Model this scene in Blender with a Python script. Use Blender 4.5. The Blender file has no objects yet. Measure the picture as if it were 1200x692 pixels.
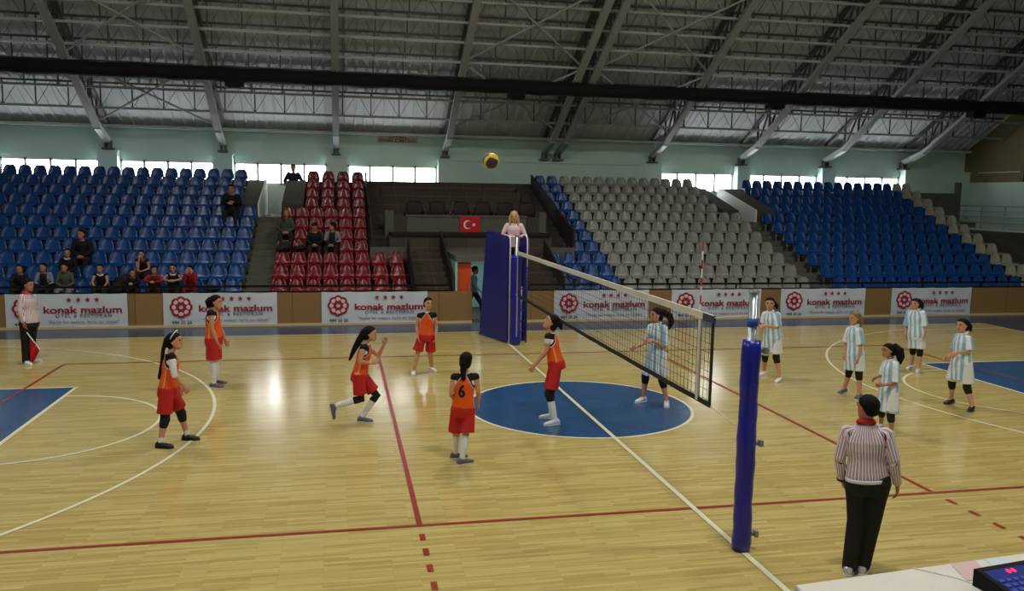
import bpy, math, random
import numpy as np
from mathutils import Vector, Matrix
from mathutils.bvhtree import BVHTree
random.seed(7)
sc = bpy.context.scene
COL = sc.collection
PI = math.pi

# ------------------------------------------------------------------ materials
def lin(c):
    f = lambda v: v/12.92 if v <= .04045 else ((v+.055)/1.055)**2.4
    return (f(c[0]/255), f(c[1]/255), f(c[2]/255), 1)
MATS = {}
def mat(name, rgb, rough=.6, metal=0., var=.0, scale=6., spec=.5, emit=None, bump=0.):
    if name in MATS: return MATS[name]
    m = bpy.data.materials.new(name); m.use_nodes = True
    nt = m.node_tree; b = nt.nodes['Principled BSDF']
    b.inputs['Base Color'].default_value = lin(rgb)
    b.inputs['Roughness'].default_value = rough
    b.inputs['Metallic'].default_value = metal
    b.inputs['Specular IOR Level'].default_value = spec
    if var or bump:
        tc = nt.nodes.new('ShaderNodeTexCoord'); n = nt.nodes.new('ShaderNodeTexNoise')
        n.inputs['Scale'].default_value = scale; n.inputs['Detail'].default_value = 4
        nt.links.new(tc.outputs['Object'], n.inputs['Vector'])
        if var:
            r = nt.nodes.new('ShaderNodeMapRange'); r.inputs['To Min'].default_value = 1-var; r.inputs['To Max'].default_value = 1+var
            r.inputs['From Min'].default_value = .25; r.inputs['From Max'].default_value = .75
            mx = nt.nodes.new('ShaderNodeMix'); mx.data_type = 'RGBA'; mx.blend_type = 'MULTIPLY'; mx.inputs[0].default_value = 1
            mx.inputs[6].default_value = lin(rgb)
            nt.links.new(n.outputs['Fac'], r.inputs['Value']); nt.links.new(r.outputs[0], mx.inputs[7]); nt.links.new(mx.outputs[2], b.inputs['Base Color'])
        if bump:
            bp = nt.nodes.new('ShaderNodeBump'); bp.inputs['Strength'].default_value = bump; bp.inputs['Distance'].default_value = .02
            nt.links.new(n.outputs['Fac'], bp.inputs['Height']); nt.links.new(bp.outputs[0], b.inputs['Normal'])
    if emit:
        b.inputs['Emission Color'].default_value = lin(rgb); b.inputs['Emission Strength'].default_value = emit
    MATS[name] = m
    return m

def attr_mat(name, rough=.75):
    m = bpy.data.materials.new(name); m.use_nodes = True; nt = m.node_tree; b = nt.nodes['Principled BSDF']
    a = nt.nodes.new('ShaderNodeAttribute'); a.attribute_name = 'col'
    nt.links.new(a.outputs['Color'], b.inputs['Base Color']); b.inputs['Roughness'].default_value = rough
    b.inputs['Specular IOR Level'].default_value = .25
    return m
M_CLOTH = attr_mat('patterned_cloth')
def stripe_mat():
    m = bpy.data.materials.new('striped_shirt'); m.use_nodes = True; nt = m.node_tree; b = nt.nodes['Principled BSDF']
    a = nt.nodes.new('ShaderNodeAttribute'); a.attribute_name = 'u'
    fr = nt.nodes.new('ShaderNodeMath'); fr.operation = 'FRACT'; nt.links.new(a.outputs['Fac'], fr.inputs[0])
    rp = nt.nodes.new('ShaderNodeValToRGB'); rp.color_ramp.interpolation = 'CONSTANT'
    e = rp.color_ramp.elements
    e[0].position = 0; e[0].color = lin((238, 226, 230)); e[1].position = .5; e[1].color = lin((150, 40, 52))
    x = e.new(.68); x.color = lin((238, 226, 230)); y = e.new(.82); y.color = lin((88, 70, 100))
    nt.links.new(fr.outputs[0], rp.inputs['Fac']); nt.links.new(rp.outputs[0], b.inputs['Base Color'])
    b.inputs['Roughness'].default_value = .8; b.inputs['Specular IOR Level'].default_value = .2
    return m
M_STRIPE = stripe_mat()

def wood_floor():
    m = bpy.data.materials.new('sports_parquet'); m.use_nodes = True; nt = m.node_tree; b = nt.nodes['Principled BSDF']
    tc = nt.nodes.new('ShaderNodeTexCoord')
    br = nt.nodes.new('ShaderNodeTexBrick'); br.offset = .37; br.inputs['Scale'].default_value = 1
    br.inputs['Brick Width'].default_value = .62; br.inputs['Row Height'].default_value = .042
    br.inputs['Mortar Size'].default_value = .0012; br.inputs['Mortar Smooth'].default_value = .3; br.inputs['Bias'].default_value = 0
    br.inputs['Color1'].default_value = lin((210, 192, 124)); br.inputs['Color2'].default_value = lin((188, 165, 96)); br.inputs['Mortar'].default_value = lin((168, 144, 80))
    nt.links.new(tc.outputs['Object'], br.inputs['Vector'])
    mp = nt.nodes.new('ShaderNodeMapping'); mp.inputs['Scale'].default_value = (.9, 22, 1)
    n = nt.nodes.new('ShaderNodeTexNoise'); n.inputs['Scale'].default_value = 1.4; n.inputs['Detail'].default_value = 5
    nt.links.new(tc.outputs['Object'], mp.inputs['Vector']); nt.links.new(mp.outputs[0], n.inputs['Vector'])
    r = nt.nodes.new('ShaderNodeMapRange'); r.inputs['From Min'].default_value = .3; r.inputs['From Max'].default_value = .7; r.inputs['To Min'].default_value = .86; r.inputs['To Max'].default_value = 1.1
    nt.links.new(n.outputs['Fac'], r.inputs['Value'])
    mx = nt.nodes.new('ShaderNodeMix'); mx.data_type = 'RGBA'; mx.blend_type = 'MULTIPLY'; mx.inputs[0].default_value = 1
    nt.links.new(br.outputs['Color'], mx.inputs[6]); nt.links.new(r.outputs[0], mx.inputs[7])
    nt.links.new(mx.outputs[2], b.inputs['Base Color'])
    b.inputs['Roughness'].default_value = .17; b.inputs['Specular IOR Level'].default_value = .5
    return m
def tiled(name, rgb, seam, w, h, rough=.75):
    m = bpy.data.materials.new(name); m.use_nodes = True; nt = m.node_tree; b = nt.nodes['Principled BSDF']
    tc = nt.nodes.new('ShaderNodeTexCoord'); mp = nt.nodes.new('ShaderNodeMapping'); mp.inputs['Rotation'].default_value = (PI/2, 0, 0)
    br = nt.nodes.new('ShaderNodeTexBrick'); br.offset = 0; br.inputs['Scale'].default_value = 1
    br.inputs['Brick Width'].default_value = w; br.inputs['Row Height'].default_value = h; br.inputs['Mortar Size'].default_value = .008
    d = tuple(int(v*.9) for v in rgb)
    br.inputs['Color1'].default_value = lin(rgb); br.inputs['Color2'].default_value = lin(d); br.inputs['Mortar'].default_value = lin(seam)
    nt.links.new(tc.outputs['Object'], mp.inputs['Vector']); nt.links.new(mp.outputs[0], br.inputs['Vector'])
    nt.links.new(br.outputs['Color'], b.inputs['Base Color']); b.inputs['Roughness'].default_value = rough
    return m

M_FLOOR = wood_floor()
M_BLUEP = mat('blue_court_paint', (42, 82, 128), .24, var=.08, scale=3)
M_NAVYP = mat('blue_border_paint', (52, 68, 98), .26, var=.08, scale=2)
M_WHITEL = mat('white_line_paint', (236, 232, 200), .35)
M_REDL = mat('red_line_paint', (158, 42, 34), .35)
M_GREEN = mat('green_wall_paint', (194, 219, 209), .7, var=.05, scale=1.2)
M_TAN = mat('tan_wall_paint', (122, 110, 74), .75, var=.05)
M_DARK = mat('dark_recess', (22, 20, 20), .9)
M_SHEET = mat('galvanised_roof_sheet', (216, 220, 222), .6, var=.07, scale=.8)
M_STEEL = mat('grey_painted_steel', (170, 174, 174), .5, var=.05)
M_STEELD = mat('dark_grey_steel', (84, 86, 84), .5)
M_CONC = mat('grey_concrete', (90, 90, 82), .85, var=.14, scale=3)
M_CONCD = mat('dark_concrete', (66, 61, 54), .85, var=.16, scale=3)
M_BROWN = tiled('brown_stone_cladding', (74, 61, 52), (102, 88, 76), .62, .3)
M_PLASTER = mat('white_plaster', (224, 230, 224), .7)
M_PANEL = tiled('tan_wood_panelling', (150, 116, 68), (92, 68, 38), 1.24, 2.2, .55)
M_LEDGE = mat('pale_wood_ledge', (206, 184, 138), .5)
M_BLACK = mat('black_paint', (12, 12, 13), .7, spec=.2)
M_RUBBER = mat('black_cloth_roll', (7, 7, 8), .9, bump=.6, scale=9)
M_SBLUE = mat('blue_seat_plastic', (14, 64, 128), .3, var=.06, scale=1.5)
M_SRED = mat('red_seat_plastic', (116, 4, 18), .22, var=.06, scale=1.5)
M_SGREY = mat('grey_seat_plastic', (132, 132, 126), .32, var=.06, scale=1.5)
M_SPALE = mat('pale_seat_plastic', (160, 158, 144), .35, var=.05, scale=1.5)
M_BRACKET = mat('seat_bracket_steel', (150, 150, 148), .45, .3)
M_GLASS = mat('daylit_window_glass', (250, 252, 255), .2, emit=13.0)
M_FRAME = mat('white_window_frame', (214, 222, 216), .5)
M_VINYL = mat('banner_vinyl', (204, 212, 220), .38, var=.04, scale=2)
M_CRIM = mat('crimson_print', (150, 22, 44), .5)
M_PINK = mat('pink_print', (228, 196, 204), .5)
M_NAVYT = mat('dark_blue_print', (44, 62, 82), .5)
M_GREYT = mat('mauve_print', (140, 116, 126), .5)
M_PADB = mat('blue_pad_vinyl', (22, 26, 150), .3, bump=.25, scale=5)
M_PADN = mat('navy_pad_vinyl', (26, 30, 124), .42, bump=.2, scale=4)
M_CHROME = mat('brushed_steel_tube', (176, 182, 190), .32, .85)
M_BAND = mat('blue_strap', (30, 74, 168), .5)
M_WTUBE = mat('white_tube', (232, 234, 238), .35)
M_TAPE = mat('white_net_tape', (222, 218, 206), .6)
M_NETB = mat('black_net_band', (26, 24, 22), .7)
M_STRING = mat('net_string', (52, 46, 40), .8)
M_ROD = mat('white_antenna', (238, 236, 230), .5)
M_RODR = mat('red_antenna', (200, 40, 44), .5)
M_SKIN = mat('skin', (204, 148, 116), .55, var=.04, scale=9)
M_SKIND = mat('darker_skin', (176, 122, 92), .55, var=.04, scale=9)
M_HAIR = mat('black_hair', (16, 11, 10), .75, bump=.5, scale=30, spec=.2)
M_HAIRB = mat('blonde_hair', (188, 152, 96), .5, bump=.5, scale=30)
M_HAIRL = mat('light_brown_hair', (126, 98, 64), .5, bump=.5, scale=30)
M_EYE = mat('dark_eye', (20, 14, 12), .3)
M_LIP = mat('lip', (150, 76, 70), .5)
M_REDS = mat('red_shorts', (190, 22, 16), .7, var=.05)
M_WHITEC = mat('white_cloth', (228, 230, 232), .8)
M_BLACKC = mat('black_cloth', (15, 14, 17), .85)
M_GREYSH = mat('grey_shoe', (98, 98, 108), .6)
M_WHSH = mat('white_shoe', (226, 226, 230), .55)
M_BLKSH = mat('black_shoe', (24, 24, 28), .5)
M_SILV = mat('silver_shoe', (200, 202, 210), .25, .4)
M_TABLE = mat('white_tablecloth', (222, 218, 208), .8, var=.03)
M_ORANGED = mat('orange_door', (206, 74, 24), .5)
M_TEAL = mat('teal_room_wall', (150, 190, 184), .7)
M_FLAGR = mat('flag_red', (200, 16, 30), .7)
M_REDC = mat('red_cloth', (190, 22, 26), .75)
M_LED = mat('red_led', (255, 30, 60), .4, emit=3)
M_LCD = mat('blue_panel', (28, 46, 138), .35)
M_BLUEK = mat('blue_key', (60, 84, 176), .4)
M_MAROON = mat('maroon_upholstery', (36, 18, 16), .7)

# ------------------------------------------------------------------ objects
def link(name, me, parent=None, loc=None):
    o = bpy.data.objects.new(name, me); COL.objects.link(o)
    if loc is not None: o.location = loc
    if parent is not None: o.parent = parent
    return o
def tag(o, label, cat, group=None, kind=None):
    if label: o['label'] = label
    if cat: o['category'] = cat
    if group: o['group'] = group
    if kind: o['kind'] = kind
    return o
def empty(name, loc, label, cat, group=None):
    o = bpy.data.objects.new(name, None); COL.objects.link(o); o.location = loc; o.empty_display_size = .2
    return tag(o, label, cat, group)
class Geo:
    def __init__(s): s.v = []; s.f = []; s.m = []; s.mi = 0
    def add(s, vs, fs):
        b = len(s.v); s.v.extend([tuple(map(float, p)) for p in vs]); s.f.extend([tuple(b+i for i in f) for f in fs]); s.m.extend([s.mi]*len(fs))
    def box(s, a, b):
        x0, y0, z0 = a; x1, y1, z1 = b
        s.add([(x0,y0,z0),(x1,y0,z0),(x1,y1,z0),(x0,y1,z0),(x0,y0,z1),(x1,y0,z1),(x1,y1,z1),(x0,y1,z1)],
              [(0,3,2,1),(4,5,6,7),(0,1,5,4),(1,2,6,5),(2,3,7,6),(3,0,4,7)]); return s
    def beam(s, p, q, w, h, up=(0,0,1)):
        p = np.array(p, float); q = np.array(q, float); t = q-p; t /= np.linalg.norm(t); up = np.array(up, float)
        if abs(t@up) > .98: up = np.array((0, 1., 0))
        a = np.cross(t, up); a /= np.linalg.norm(a); b = np.cross(a, t)
        vs = [c+i*a*w/2+j*b*h/2 for c in (p, q) for i, j in ((-1,-1),(1,-1),(1,1),(-1,1))]
        s.add(vs, [(0,1,2,3),(7,6,5,4),(0,4,5,1),(1,5,6,2),(2,6,7,3),(3,7,4,0)]); return s
    def prism(s, poly, axis, lo, hi):
        # poly: 2-D outline in the plane across AXIS, extruded from lo to hi
        n = len(poly); vs = []
        for h in (lo, hi):
            for p in poly:
                v = list(p); v.insert(axis, h); vs.append(v)
        s.add(vs, [tuple(range(n))[::-1], tuple(range(n, 2*n))]+[(i, (i+1) % n, n+(i+1) % n, n+i) for i in range(n)]); return s
    def loft(s, rings, n=16, sq=1.0):
        vs = []; fs = []
        th = np.linspace(0, 2*PI, n, endpoint=False)
        ct, st = np.cos(th), np.sin(th)
        if sq != 1: ct = np.sign(ct)*np.abs(ct)**sq; st = np.sign(st)*np.abs(st)**sq
        for c, a, b, ra, rb in rings:
            c = np.array(c, float); a = np.array(a, float); b = np.array(b, float)
            vs.extend(c+ct[i]*ra*a+st[i]*rb*b for i in range(n))
        k = len(rings)
        for j in range(k-1):
            for i in range(n):
                i2 = (i+1) % n; fs.append((j*n+i, j*n+i2, (j+1)*n+i2, (j+1)*n+i))
        vs.append(np.array(rings[0][0], float)); vs.append(np.array(rings[-1][0], float))
        for i in range(n):
            fs.append((k*n, (i+1) % n, i)); fs.append((k*n+1, (k-1)*n+i, (k-1)*n+(i+1) % n))
        s.add(vs, fs); return s
    def tube(s, pts, rad, n=12, caps=True):
        P = [np.array(p, float) for p in pts]
        if not hasattr(rad, '__len__'): rad = [rad]*len(P)
        T = []
        for i in range(len(P)):
            t = P[min(i+1, len(P)-1)]-P[max(i-1, 0)]; T.append(t/(np.linalg.norm(t)+1e-12))
        a = np.cross(T[0], (0, 0, 1.)); 
        if np.linalg.norm(a) < .05: a = np.cross(T[0], (1., 0, 0))
        a /= np.linalg.norm(a); R = []
        for p, t, r in zip(P, T, rad):
            a = a-t*(a@t); a /= np.linalg.norm(a); b = np.cross(t, a); R.append((p, a, b, r, r))
        if caps:
            p, a, b, r, _ = R[0]; t = T[0]; st = [(p-t*r*.87, a, b, r*.5, r*.5), (p-t*r*.5, a, b, r*.87, r*.87)]
            p, a, b, r, _ = R[-1]; t = T[-1]; en = [(p+t*r*.5, a, b, r*.87, r*.87), (p+t*r*.87, a, b, r*.5, r*.5)]
            R = st+R+en
        s.loft(R, n); return s
    def ell(s, c, ax, r, n=12, k=8):
        c = np.array(c, float); x, y, z = [np.array(v, float) for v in ax]; R = []
        for i in range(1, k):
            th = PI*i/k; R.append((c-z*math.cos(th)*r[2], x, y, math.sin(th)*r[0], math.sin(th)*r[1]))
        b = len(s.v); s.loft(R, n)
        s.v[-2] = tuple(c-z*r[2]); s.v[-1] = tuple(c+z*r[2]); return s
    def torus(s, c, a, b, ra, rb, r, n=20, k=8):
        c, a, b = [np.array(v, float) for v in (c, a, b)]; nn = np.cross(a, b); vs = []; fs = []
        for i in range(n):
            t = 2*PI*i/n; d = math.cos(t)*a+math.sin(t)*b; p = c+math.cos(t)*ra*a+math.sin(t)*rb*b
            for j in range(k):
                u = 2*PI*j/k; vs.append(p+r*(math.cos(u)*d+math.sin(u)*nn))
        for i in range(n):
            for j in range(k):
                fs.append((i*k+j, ((i+1) % n)*k+j, ((i+1) % n)*k+(j+1) % k, i*k+(j+1) % k))
        s.add(vs, fs); return s
    def mesh(s, name, mats, smooth=False):
        me = bpy.data.meshes.new(name); me.from_pydata(s.v, [], s.f)
        for m in (mats if isinstance(mats, (list, tuple)) else [mats]): me.materials.append(m)
        if len(me.materials) > 1: me.polygons.foreach_set('material_index', s.m)
        if smooth: me.polygons.foreach_set('use_smooth', [True]*len(me.polygons))
        me.update()
        import bmesh
        bm = bmesh.new(); bm.from_mesh(me); bmesh.ops.recalc_face_normals(bm, faces=bm.faces); bm.to_mesh(me); bm.free()
        return me
    def build(s, name, mats, parent=None, smooth=False, loc=None):
        return link(name, s.mesh(name, mats, smooth), parent, loc)
def struct(o): o['kind'] = 'structure'; return o

def voxel(g, name, m, size, it=2):
    me = g.mesh('tmp', m); o = bpy.data.objects.new('tmp', me); COL.objects.link(o)
    md = o.modifiers.new('r', 'REMESH'); md.mode = 'VOXEL'; md.voxel_size = size; md.use_smooth_shade = True
    if it:
        sm = o.modifiers.new('s', 'SMOOTH'); sm.factor = .5; sm.iterations = it
    dg = bpy.context.evaluated_depsgraph_get()
    new = bpy.data.meshes.new_from_object(o.evaluated_get(dg)); new.name = name
    bpy.data.objects.remove(o); bpy.data.meshes.remove(me)
    if not new.materials: new.materials.append(m)
    else: new.materials[0] = m
    new.polygons.foreach_set('use_smooth', [True]*len(new.polygons))
    return new
def verts_of(me):
    a = np.empty(len(me.vertices)*3); me.vertices.foreach_get('co', a); return a.reshape(-1, 3)
def set_col(me, C):
    at = me.attributes.new('col', 'FLOAT_COLOR', 'POINT'); at.data.foreach_set('color', np.asarray(C, np.float32).ravel())
def set_u(me, U):
    at = me.attributes.new('u', 'FLOAT', 'POINT'); at.data.foreach_set('value', np.asarray(U, np.float32))
def text_geo(body, size, depth=.002, bold=0., width=None, align='LEFT', space=1.0):
    cu = bpy.data.curves.new('t', 'FONT'); cu.body = body; cu.size = size; cu.extrude = depth; cu.offset = bold; cu.align_x = align; cu.space_character = space
    cu.resolution_u = 3
    o = bpy.data.objects.new('t', cu); COL.objects.link(o)
    me = bpy.data.meshes.new_from_object(o.evaluated_get(bpy.context.evaluated_depsgraph_get()))
    bpy.data.objects.remove(o); bpy.data.curves.remove(cu)
    v = verts_of(me); fs = [tuple(p.vertices) for p in me.polygons]; bpy.data.meshes.remove(me)
    if width: v[:, 0] *= width/(v[:, 0].max()-v[:, 0].min())
    return v, fs
ORD = 'zeroth first second third fourth fifth sixth seventh eighth ninth tenth eleventh twelfth thirteenth fourteenth fifteenth sixteenth seventeenth eighteenth nineteenth twentieth'.split()
# ------------------------------------------------------------------ floor and court markings
g = Geo(); g.box((-22, -18.5, -.1), (22.3, 12.2, 0)); FLOOR = struct(g.build('floor', M_FLOOR))
def flat(name, m, quads, z):
    g = Geo()
    for q in quads: g.add([(x, y, z) for x, y in q], [(0, 1, 2, 3)])
    return g.build(name, m, FLOOR)
def rect(x0, y0, x1, y1): return [(x0, y0), (x1, y0), (x1, y1), (x0, y1)]
def arc(cx, cy, r, a0, a1, w=.05, n=72):
    q = []
    for i in range(n):
        t0 = a0+(a1-a0)*i/n; t1 = a0+(a1-a0)*(i+1)/n; ri, ro = r-w, r
        q.append([(cx+ri*math.cos(t0), cy+ri*math.sin(t0)), (cx+ro*math.cos(t0), cy+ro*math.sin(t0)), (cx+ro*math.cos(t1), cy+ro*math.sin(t1)), (cx+ri*math.cos(t1), cy+ri*math.sin(t1))])
    return q
flat('court_border', M_NAVYP, [rect(-22, 7.4, 22.3, 8.9), rect(-22, -18, 22.3, -7.55), rect(14.05, -7.55, 22.3, 7.4), rect(-22, -7.55, -14.05, 7.4)], .002)
g = Geo(); g.add([(1.78*math.cos(2*PI*i/96), 1.78*math.sin(2*PI*i/96), .002) for i in range(96)], [tuple(range(96))])
g.build('blue_centre_circle', M_BLUEP, FLOOR)
for s in (-1, 1):
    flat('blue_key', M_BLUEP, [rect(min(s*14, s*8.2), -2.45, max(s*14, s*8.2), 2.45)], .002)
    flat('white_key_line', M_WHITEL, [rect(min(s*14, s*8.2), 2.42, max(s*14, s*8.2), 2.47), rect(min(s*14, s*8.2), -2.47, max(s*14, s*8.2), -2.42), rect(s*8.2-.03, -2.47, s*8.2+.03, 2.47)], .004)
    flat('free_throw_arc', M_WHITEL, arc(s*8.2, 0, 1.82, -PI/2, PI/2) if s < 0 else arc(s*8.2, 0, 1.82, PI/2, 1.5*PI), .0042)
    a = math.acos(1.416/6.75)
    flat('three_point_arc', M_WHITEL, (arc(-12.425, 0, 6.77, -a, a) if s < 0 else arc(12.425, 0, 6.77, PI-a, PI+a))+[rect(min(s*14, s*11), 6.55, max(s*14, s*11), 6.6), rect(min(s*14, s*11), -6.6, max(s*14, s*11), -6.55)], .0044)
    flat('white_end_line', M_WHITEL, [rect(s*14-.03, -7.5, s*14+.03, 7.4)], .004)
    flat('white_side_line', M_WHITEL, [rect(-14, s*7.43-.03, 14, s*7.43+.03)], .0041)
    flat('red_attack_line', M_REDL, [rect(s*3-.028, -4.5, s*3+.028, 4.5)], .006)
    flat('red_dashed_line', M_REDL, [rect(s*3-.028, sy*(4.72+.35*i) if sy > 0 else -(4.87+.35*i), s*3+.028, sy*(4.87+.35*i) if sy > 0 else -(4.72+.35*i)) for i in range(5) for sy in ((1, -1) if False else (-1,))], .006)
    flat('red_side_line', M_REDL, [rect(-9, s*4.5-.026, 9, s*4.5+.026)], .0058)
    flat('red_end_line', M_REDL, [rect(s*9-.026, -4.5, s*9+.026, 4.5)], .0062)
flat('white_centre_line', M_WHITEL, [rect(-.03, -7.5, .03, 7.4)], .0068)
flat('white_circle_line', M_WHITEL, arc(0, 0, 1.83, 0, 2*PI, .05, 96), .0046)

# ------------------------------------------------------------------ hall shell
WIN = [(-19.3, -15.55), (-14.95, -11.8), (-11.17, -8.07), (-7.42, -4.19), (-3.48, -.2), (8.51, 11.69), (12.24, 15.4), (16.0, 19.2)]
SILL, HEAD = 3.6, 4.4
g = Geo(); g.box((-22, 18.5, 0), (22.3, 18.7, SILL)); g.box((-22, 18.5, HEAD), (22.3, 18.7, 5.75))
xs = [-22]+[v for w in WIN for v in w]+[22.3]
for a, b in zip(xs[0::2], xs[1::2]): g.box((a, 18.5, SILL), (b, 18.7, HEAD))
struct(g.build('wall_back', M_GREEN))
PIL = [(-15.55, -14.95), (-11.8, -11.17), (-8.07, -7.42), (-4.19, -3.48), (-.2, .47), (7.8, 8.51), (11.69, 12.24), (15.4, 16.0), (19.2, 19.8)]
for i, (a, b) in enumerate(PIL):
    g = Geo(); g.box((a, 18.12, 2.58), (b, 18.5, 4.62)); g.box((a-.03, 18.09, 4.62), (b+.03, 18.5, 4.68))
    struct(g.build('wall_pillar', M_GREEN))
for a, b in ((.47, 7.8), (19.8, 22.3)):
    g = Geo(); g.box((a, 18.14, 2.58), (b, 18.5, 4.6)); g.box((a, 18.1, 4.6), (b, 18.5, 4.66)); struct(g.build('wall_infill', M_GREEN))
for i, (a, b) in enumerate(WIN):
    f = Geo(); e = .08
    f.box((a, 18.52, SILL), (b, 18.6, SILL+e)); f.box((a, 18.52, HEAD-e), (b, 18.6, HEAD))
    w = (b-a)/4
    for j in range(5): f.box((a+w*j-(e if j == 4 else e/2 if j else 0), 18.52, SILL), (a+w*j+(e if j == 0 else e/2 if j < 4 else 0), 18.6, HEAD))
    fo = f.build('window_%d' % (i+1), M_FRAME); struct(fo)
    for j in range(4):
        p = Geo(); p.box((a+w*j+.02, 18.6, SILL+.02), (a+w*j+w-.02, 18.62, HEAD-.02)); p.build('window_pane', M_GLASS, fo)
g = Geo(); g.box((22.3, -18.5, 0), (22.5, 18.7, 4.22)); struct(g.build('wall_right', M_GREEN))
g = Geo(); g.prism([(15.35, 4.22), (18.7, 4.22), (18.7, 5.45), (15.35, 7.38)], 0, 22.3, 22.5); struct(g.build('wall_right_upper', M_TAN))
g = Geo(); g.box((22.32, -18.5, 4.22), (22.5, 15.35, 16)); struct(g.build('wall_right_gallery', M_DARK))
g = Geo(); g.beam((22.28, 17.7, 4.62), (22.28, 15.5, 4.62), .03, .03); struct(g.build('trim_conduit', M_FRAME))
g = Geo(); g.box((-22.2, -18.5, 0), (-22, 18.7, 16)); struct(g.build('wall_left', M_GREEN))
g = Geo(); g.box((-22, -18.7, 0), (22.3, -18.5, 5.8)); struct(g.build('wall_near', M_GREEN))
# corrugated roof sheet, both slopes
def roof_z(y): return 5.57+.575*(18.5-abs(y))
g = Geo(); prof = []
x = -22.2
while x < 22.5:
    prof += [(x, 0), (x+.24, 0), (x+.265, -.045), (x+.315, -.045)]; x += .34
prof.append((x, 0)); vs = []
for y in (18.75, 0, -18.75):
    vs += [(px, y, roof_z(y)+pz) for px, pz in prof]
n = len(prof); g.add(vs, [(j*n+i, j*n+i+1, (j+1)*n+i+1, (j+1)*n+i) for j in range(2) for i in range(n-1)])
ceil = struct(g.build('ceiling', M_SHEET))
g = Geo(); g.box((-22, 18.16, 5.46), (22.3, 18.5, 5.55)); struct(g.build('trim_eaves', M_FRAME))  # white material puts the light falling on the eaves beam into its colour

# ------------------------------------------------------------------ roof trusses, purlins and braces
def chord_z(y): return 5.37+.575*(17.05-y)
TR = [-19.3, -15.4, -11.47, -7.73, -3.87, .06, 3.84, 4.36, 8.15, 11.9, 15.6, 19.2]
places = ['first truss from the far-left end wall', 'truss over the far-left seats, mostly out of view', 'truss above the first pillar in view', 'truss above the second pillar in view', 'truss above the red seats', 'truss above the pillar left of the ball',
          'left half of the twin truss above the grey seats', 'right half of the twin truss above the grey seats', 'truss above the pillar at the window left of the blue seats', 'truss above the pillar beside the white-lit stair', 'truss above the blue seats on the far right', 'last truss before the tan end wall']
for i, X in enumerate(TR):
    if i == 0: continue
    t = empty('roof_truss', (X, 18.3, 4.7), 'grey steel roof '+places[i], 'roof truss', 'steel roof trusses')
    L = lambda y, z: (0, y-18.3, z-4.7)
    g = Geo(); g.beam(L(18.3, 4.98), L(17.05, 5.37), .2, .16); g.beam(L(17.08, 5.36), L(0, chord_z(0)), .22, .13); g.build('bottom_chord', M_STEEL, t)
    g = Geo(); g.beam(L(18.4, roof_z(18.4)-.14), L(0, roof_z(0)-.14), .14, .1); g.build('top_chord', M_STEELD, t)
    g = Geo(); y = 17.05; up = False
    while y > 6.2:
        if i not in (0,): g.beam(L(y, chord_z(y)), L(y, roof_z(y)-.14), .06, .06, (0, 1, 0)); g.beam(L(y, chord_z(y)), L(y-.85, roof_z(y-.85)-.14), .05, .05, (1, 0, 0))
        y -= .85
    g.build('lattice_web', M_STEELD, t)
    g = Geo(); g.box((-.16, -.25, .0), (.16, .2, .06)); g.box((-.1, -.12, .06), (-.06, .12, .3)); g.box((.06, -.12, .06), (.1, .12, .3)); g.build('bearing_bracket', M_STEELD, t)
YS = [16.35, 15.42, 14.55, 13.7, 12.9, 12.15, 11.4, 10.6, 9.8]
for i, y in enumerate(YS):
    zb, zt = chord_z(y)+.16, roof_z(y)-.1
    t = empty('lattice_purlin', (0, y, zb), 'grey lattice purlin running the length of the roof, %s row up from the back wall' % ORD[i+1], 'purlin', 'lattice purlins')
    g = Geo(); g.beam((-21.9, 0, 0), (22.1, 0, 0), .09, .07); g.build('bottom_chord', M_STEEL, t)
    g = Geo(); g.beam((-21.9, 0, zt-zb), (22.1, 0, zt-zb), .07, .06); g.build('top_chord', M_STEELD, t)
    g = Geo(); x = -21.5; k = 0
    while x < 21.1:
        g.beam((x, 0, 0), (x, 0, zt-zb), .035, .035, (0, 1, 0)); g.beam((x, 0, 0), (x+.47, 0, zt-zb), .013, .013, (0, 1, 0)); g.beam((x+.47, 0, zt-zb), (x+.94, 0, 0), .013, .013, (0, 1, 0)); x += .94
    g.build('lattice_web', M_STEELD, t)
for xa, xb, ya, yb, lab in ((-11.47, -7.73, 16.9, 14.0, 'low diagonal cross brace between the first two trusses in view'), (-11.47, -7.73, 13.9, 10.9, 'upper diagonal cross brace between the first two trusses in view'),
                        (4.36, 8.15, 16.6, 13.6, 'low diagonal cross brace to the right of the twin truss'), (4.36, 8.15, 13.5, 10.3, 'upper diagonal cross brace to the right of the twin truss'),
                        (.06, 3.84, 16.6, 13.6, 'low diagonal cross brace to the left of the twin truss'), (.06, 3.84, 13.5, 10.3, 'upper diagonal cross brace to the left of the twin truss')):
    g = Geo()
    for a, b in ((xa, xb), (xb, xa)): g.tube([(a, ya, chord_z(ya)+.05), ((a+b)/2, (ya+yb)/2, chord_z((ya+yb)/2)+.05), (b, yb, chord_z(yb)+.05)], .035, 8)
    tag(g.build('cross_brace', M_STEEL, None, True), 'thin grey steel '+lab, 'brace', 'roof cross braces')
# rolled-up black curtain under the trusses
t = empty('rolled_divider_curtain', (0, 14.0, 6.82), 'long black rolled-up curtain hanging under the roof trusses across the hall', 'curtain roll')
g = Geo(); pts = [(-21+.5*i, 0, .012*math.sin(i*1.7)) for i in range(87)]
g.tube(pts, [.215+.012*math.sin(i*2.3)+.008*random.random() for i in range(87)], 14); g.build('curtain_roll', M_RUBBER, t, True)
for x in (-6.82, 1.81, 10.88, 18.84):
    g = Geo(); g.box((x-.26, -.2, -.36), (x+.26, .2, -.14)); g.box((x-.18, -.14, -.4), (x+.18, .14, -.36)); g.build('motor_box', M_BLACK, t)
for X in TR[1:]:
    g = Geo(); g.beam((X, 0, .15), (X, 0, .26), .05, .05, (0, 1, 0)); g.build('hanger', M_STEELD, t)

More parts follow.
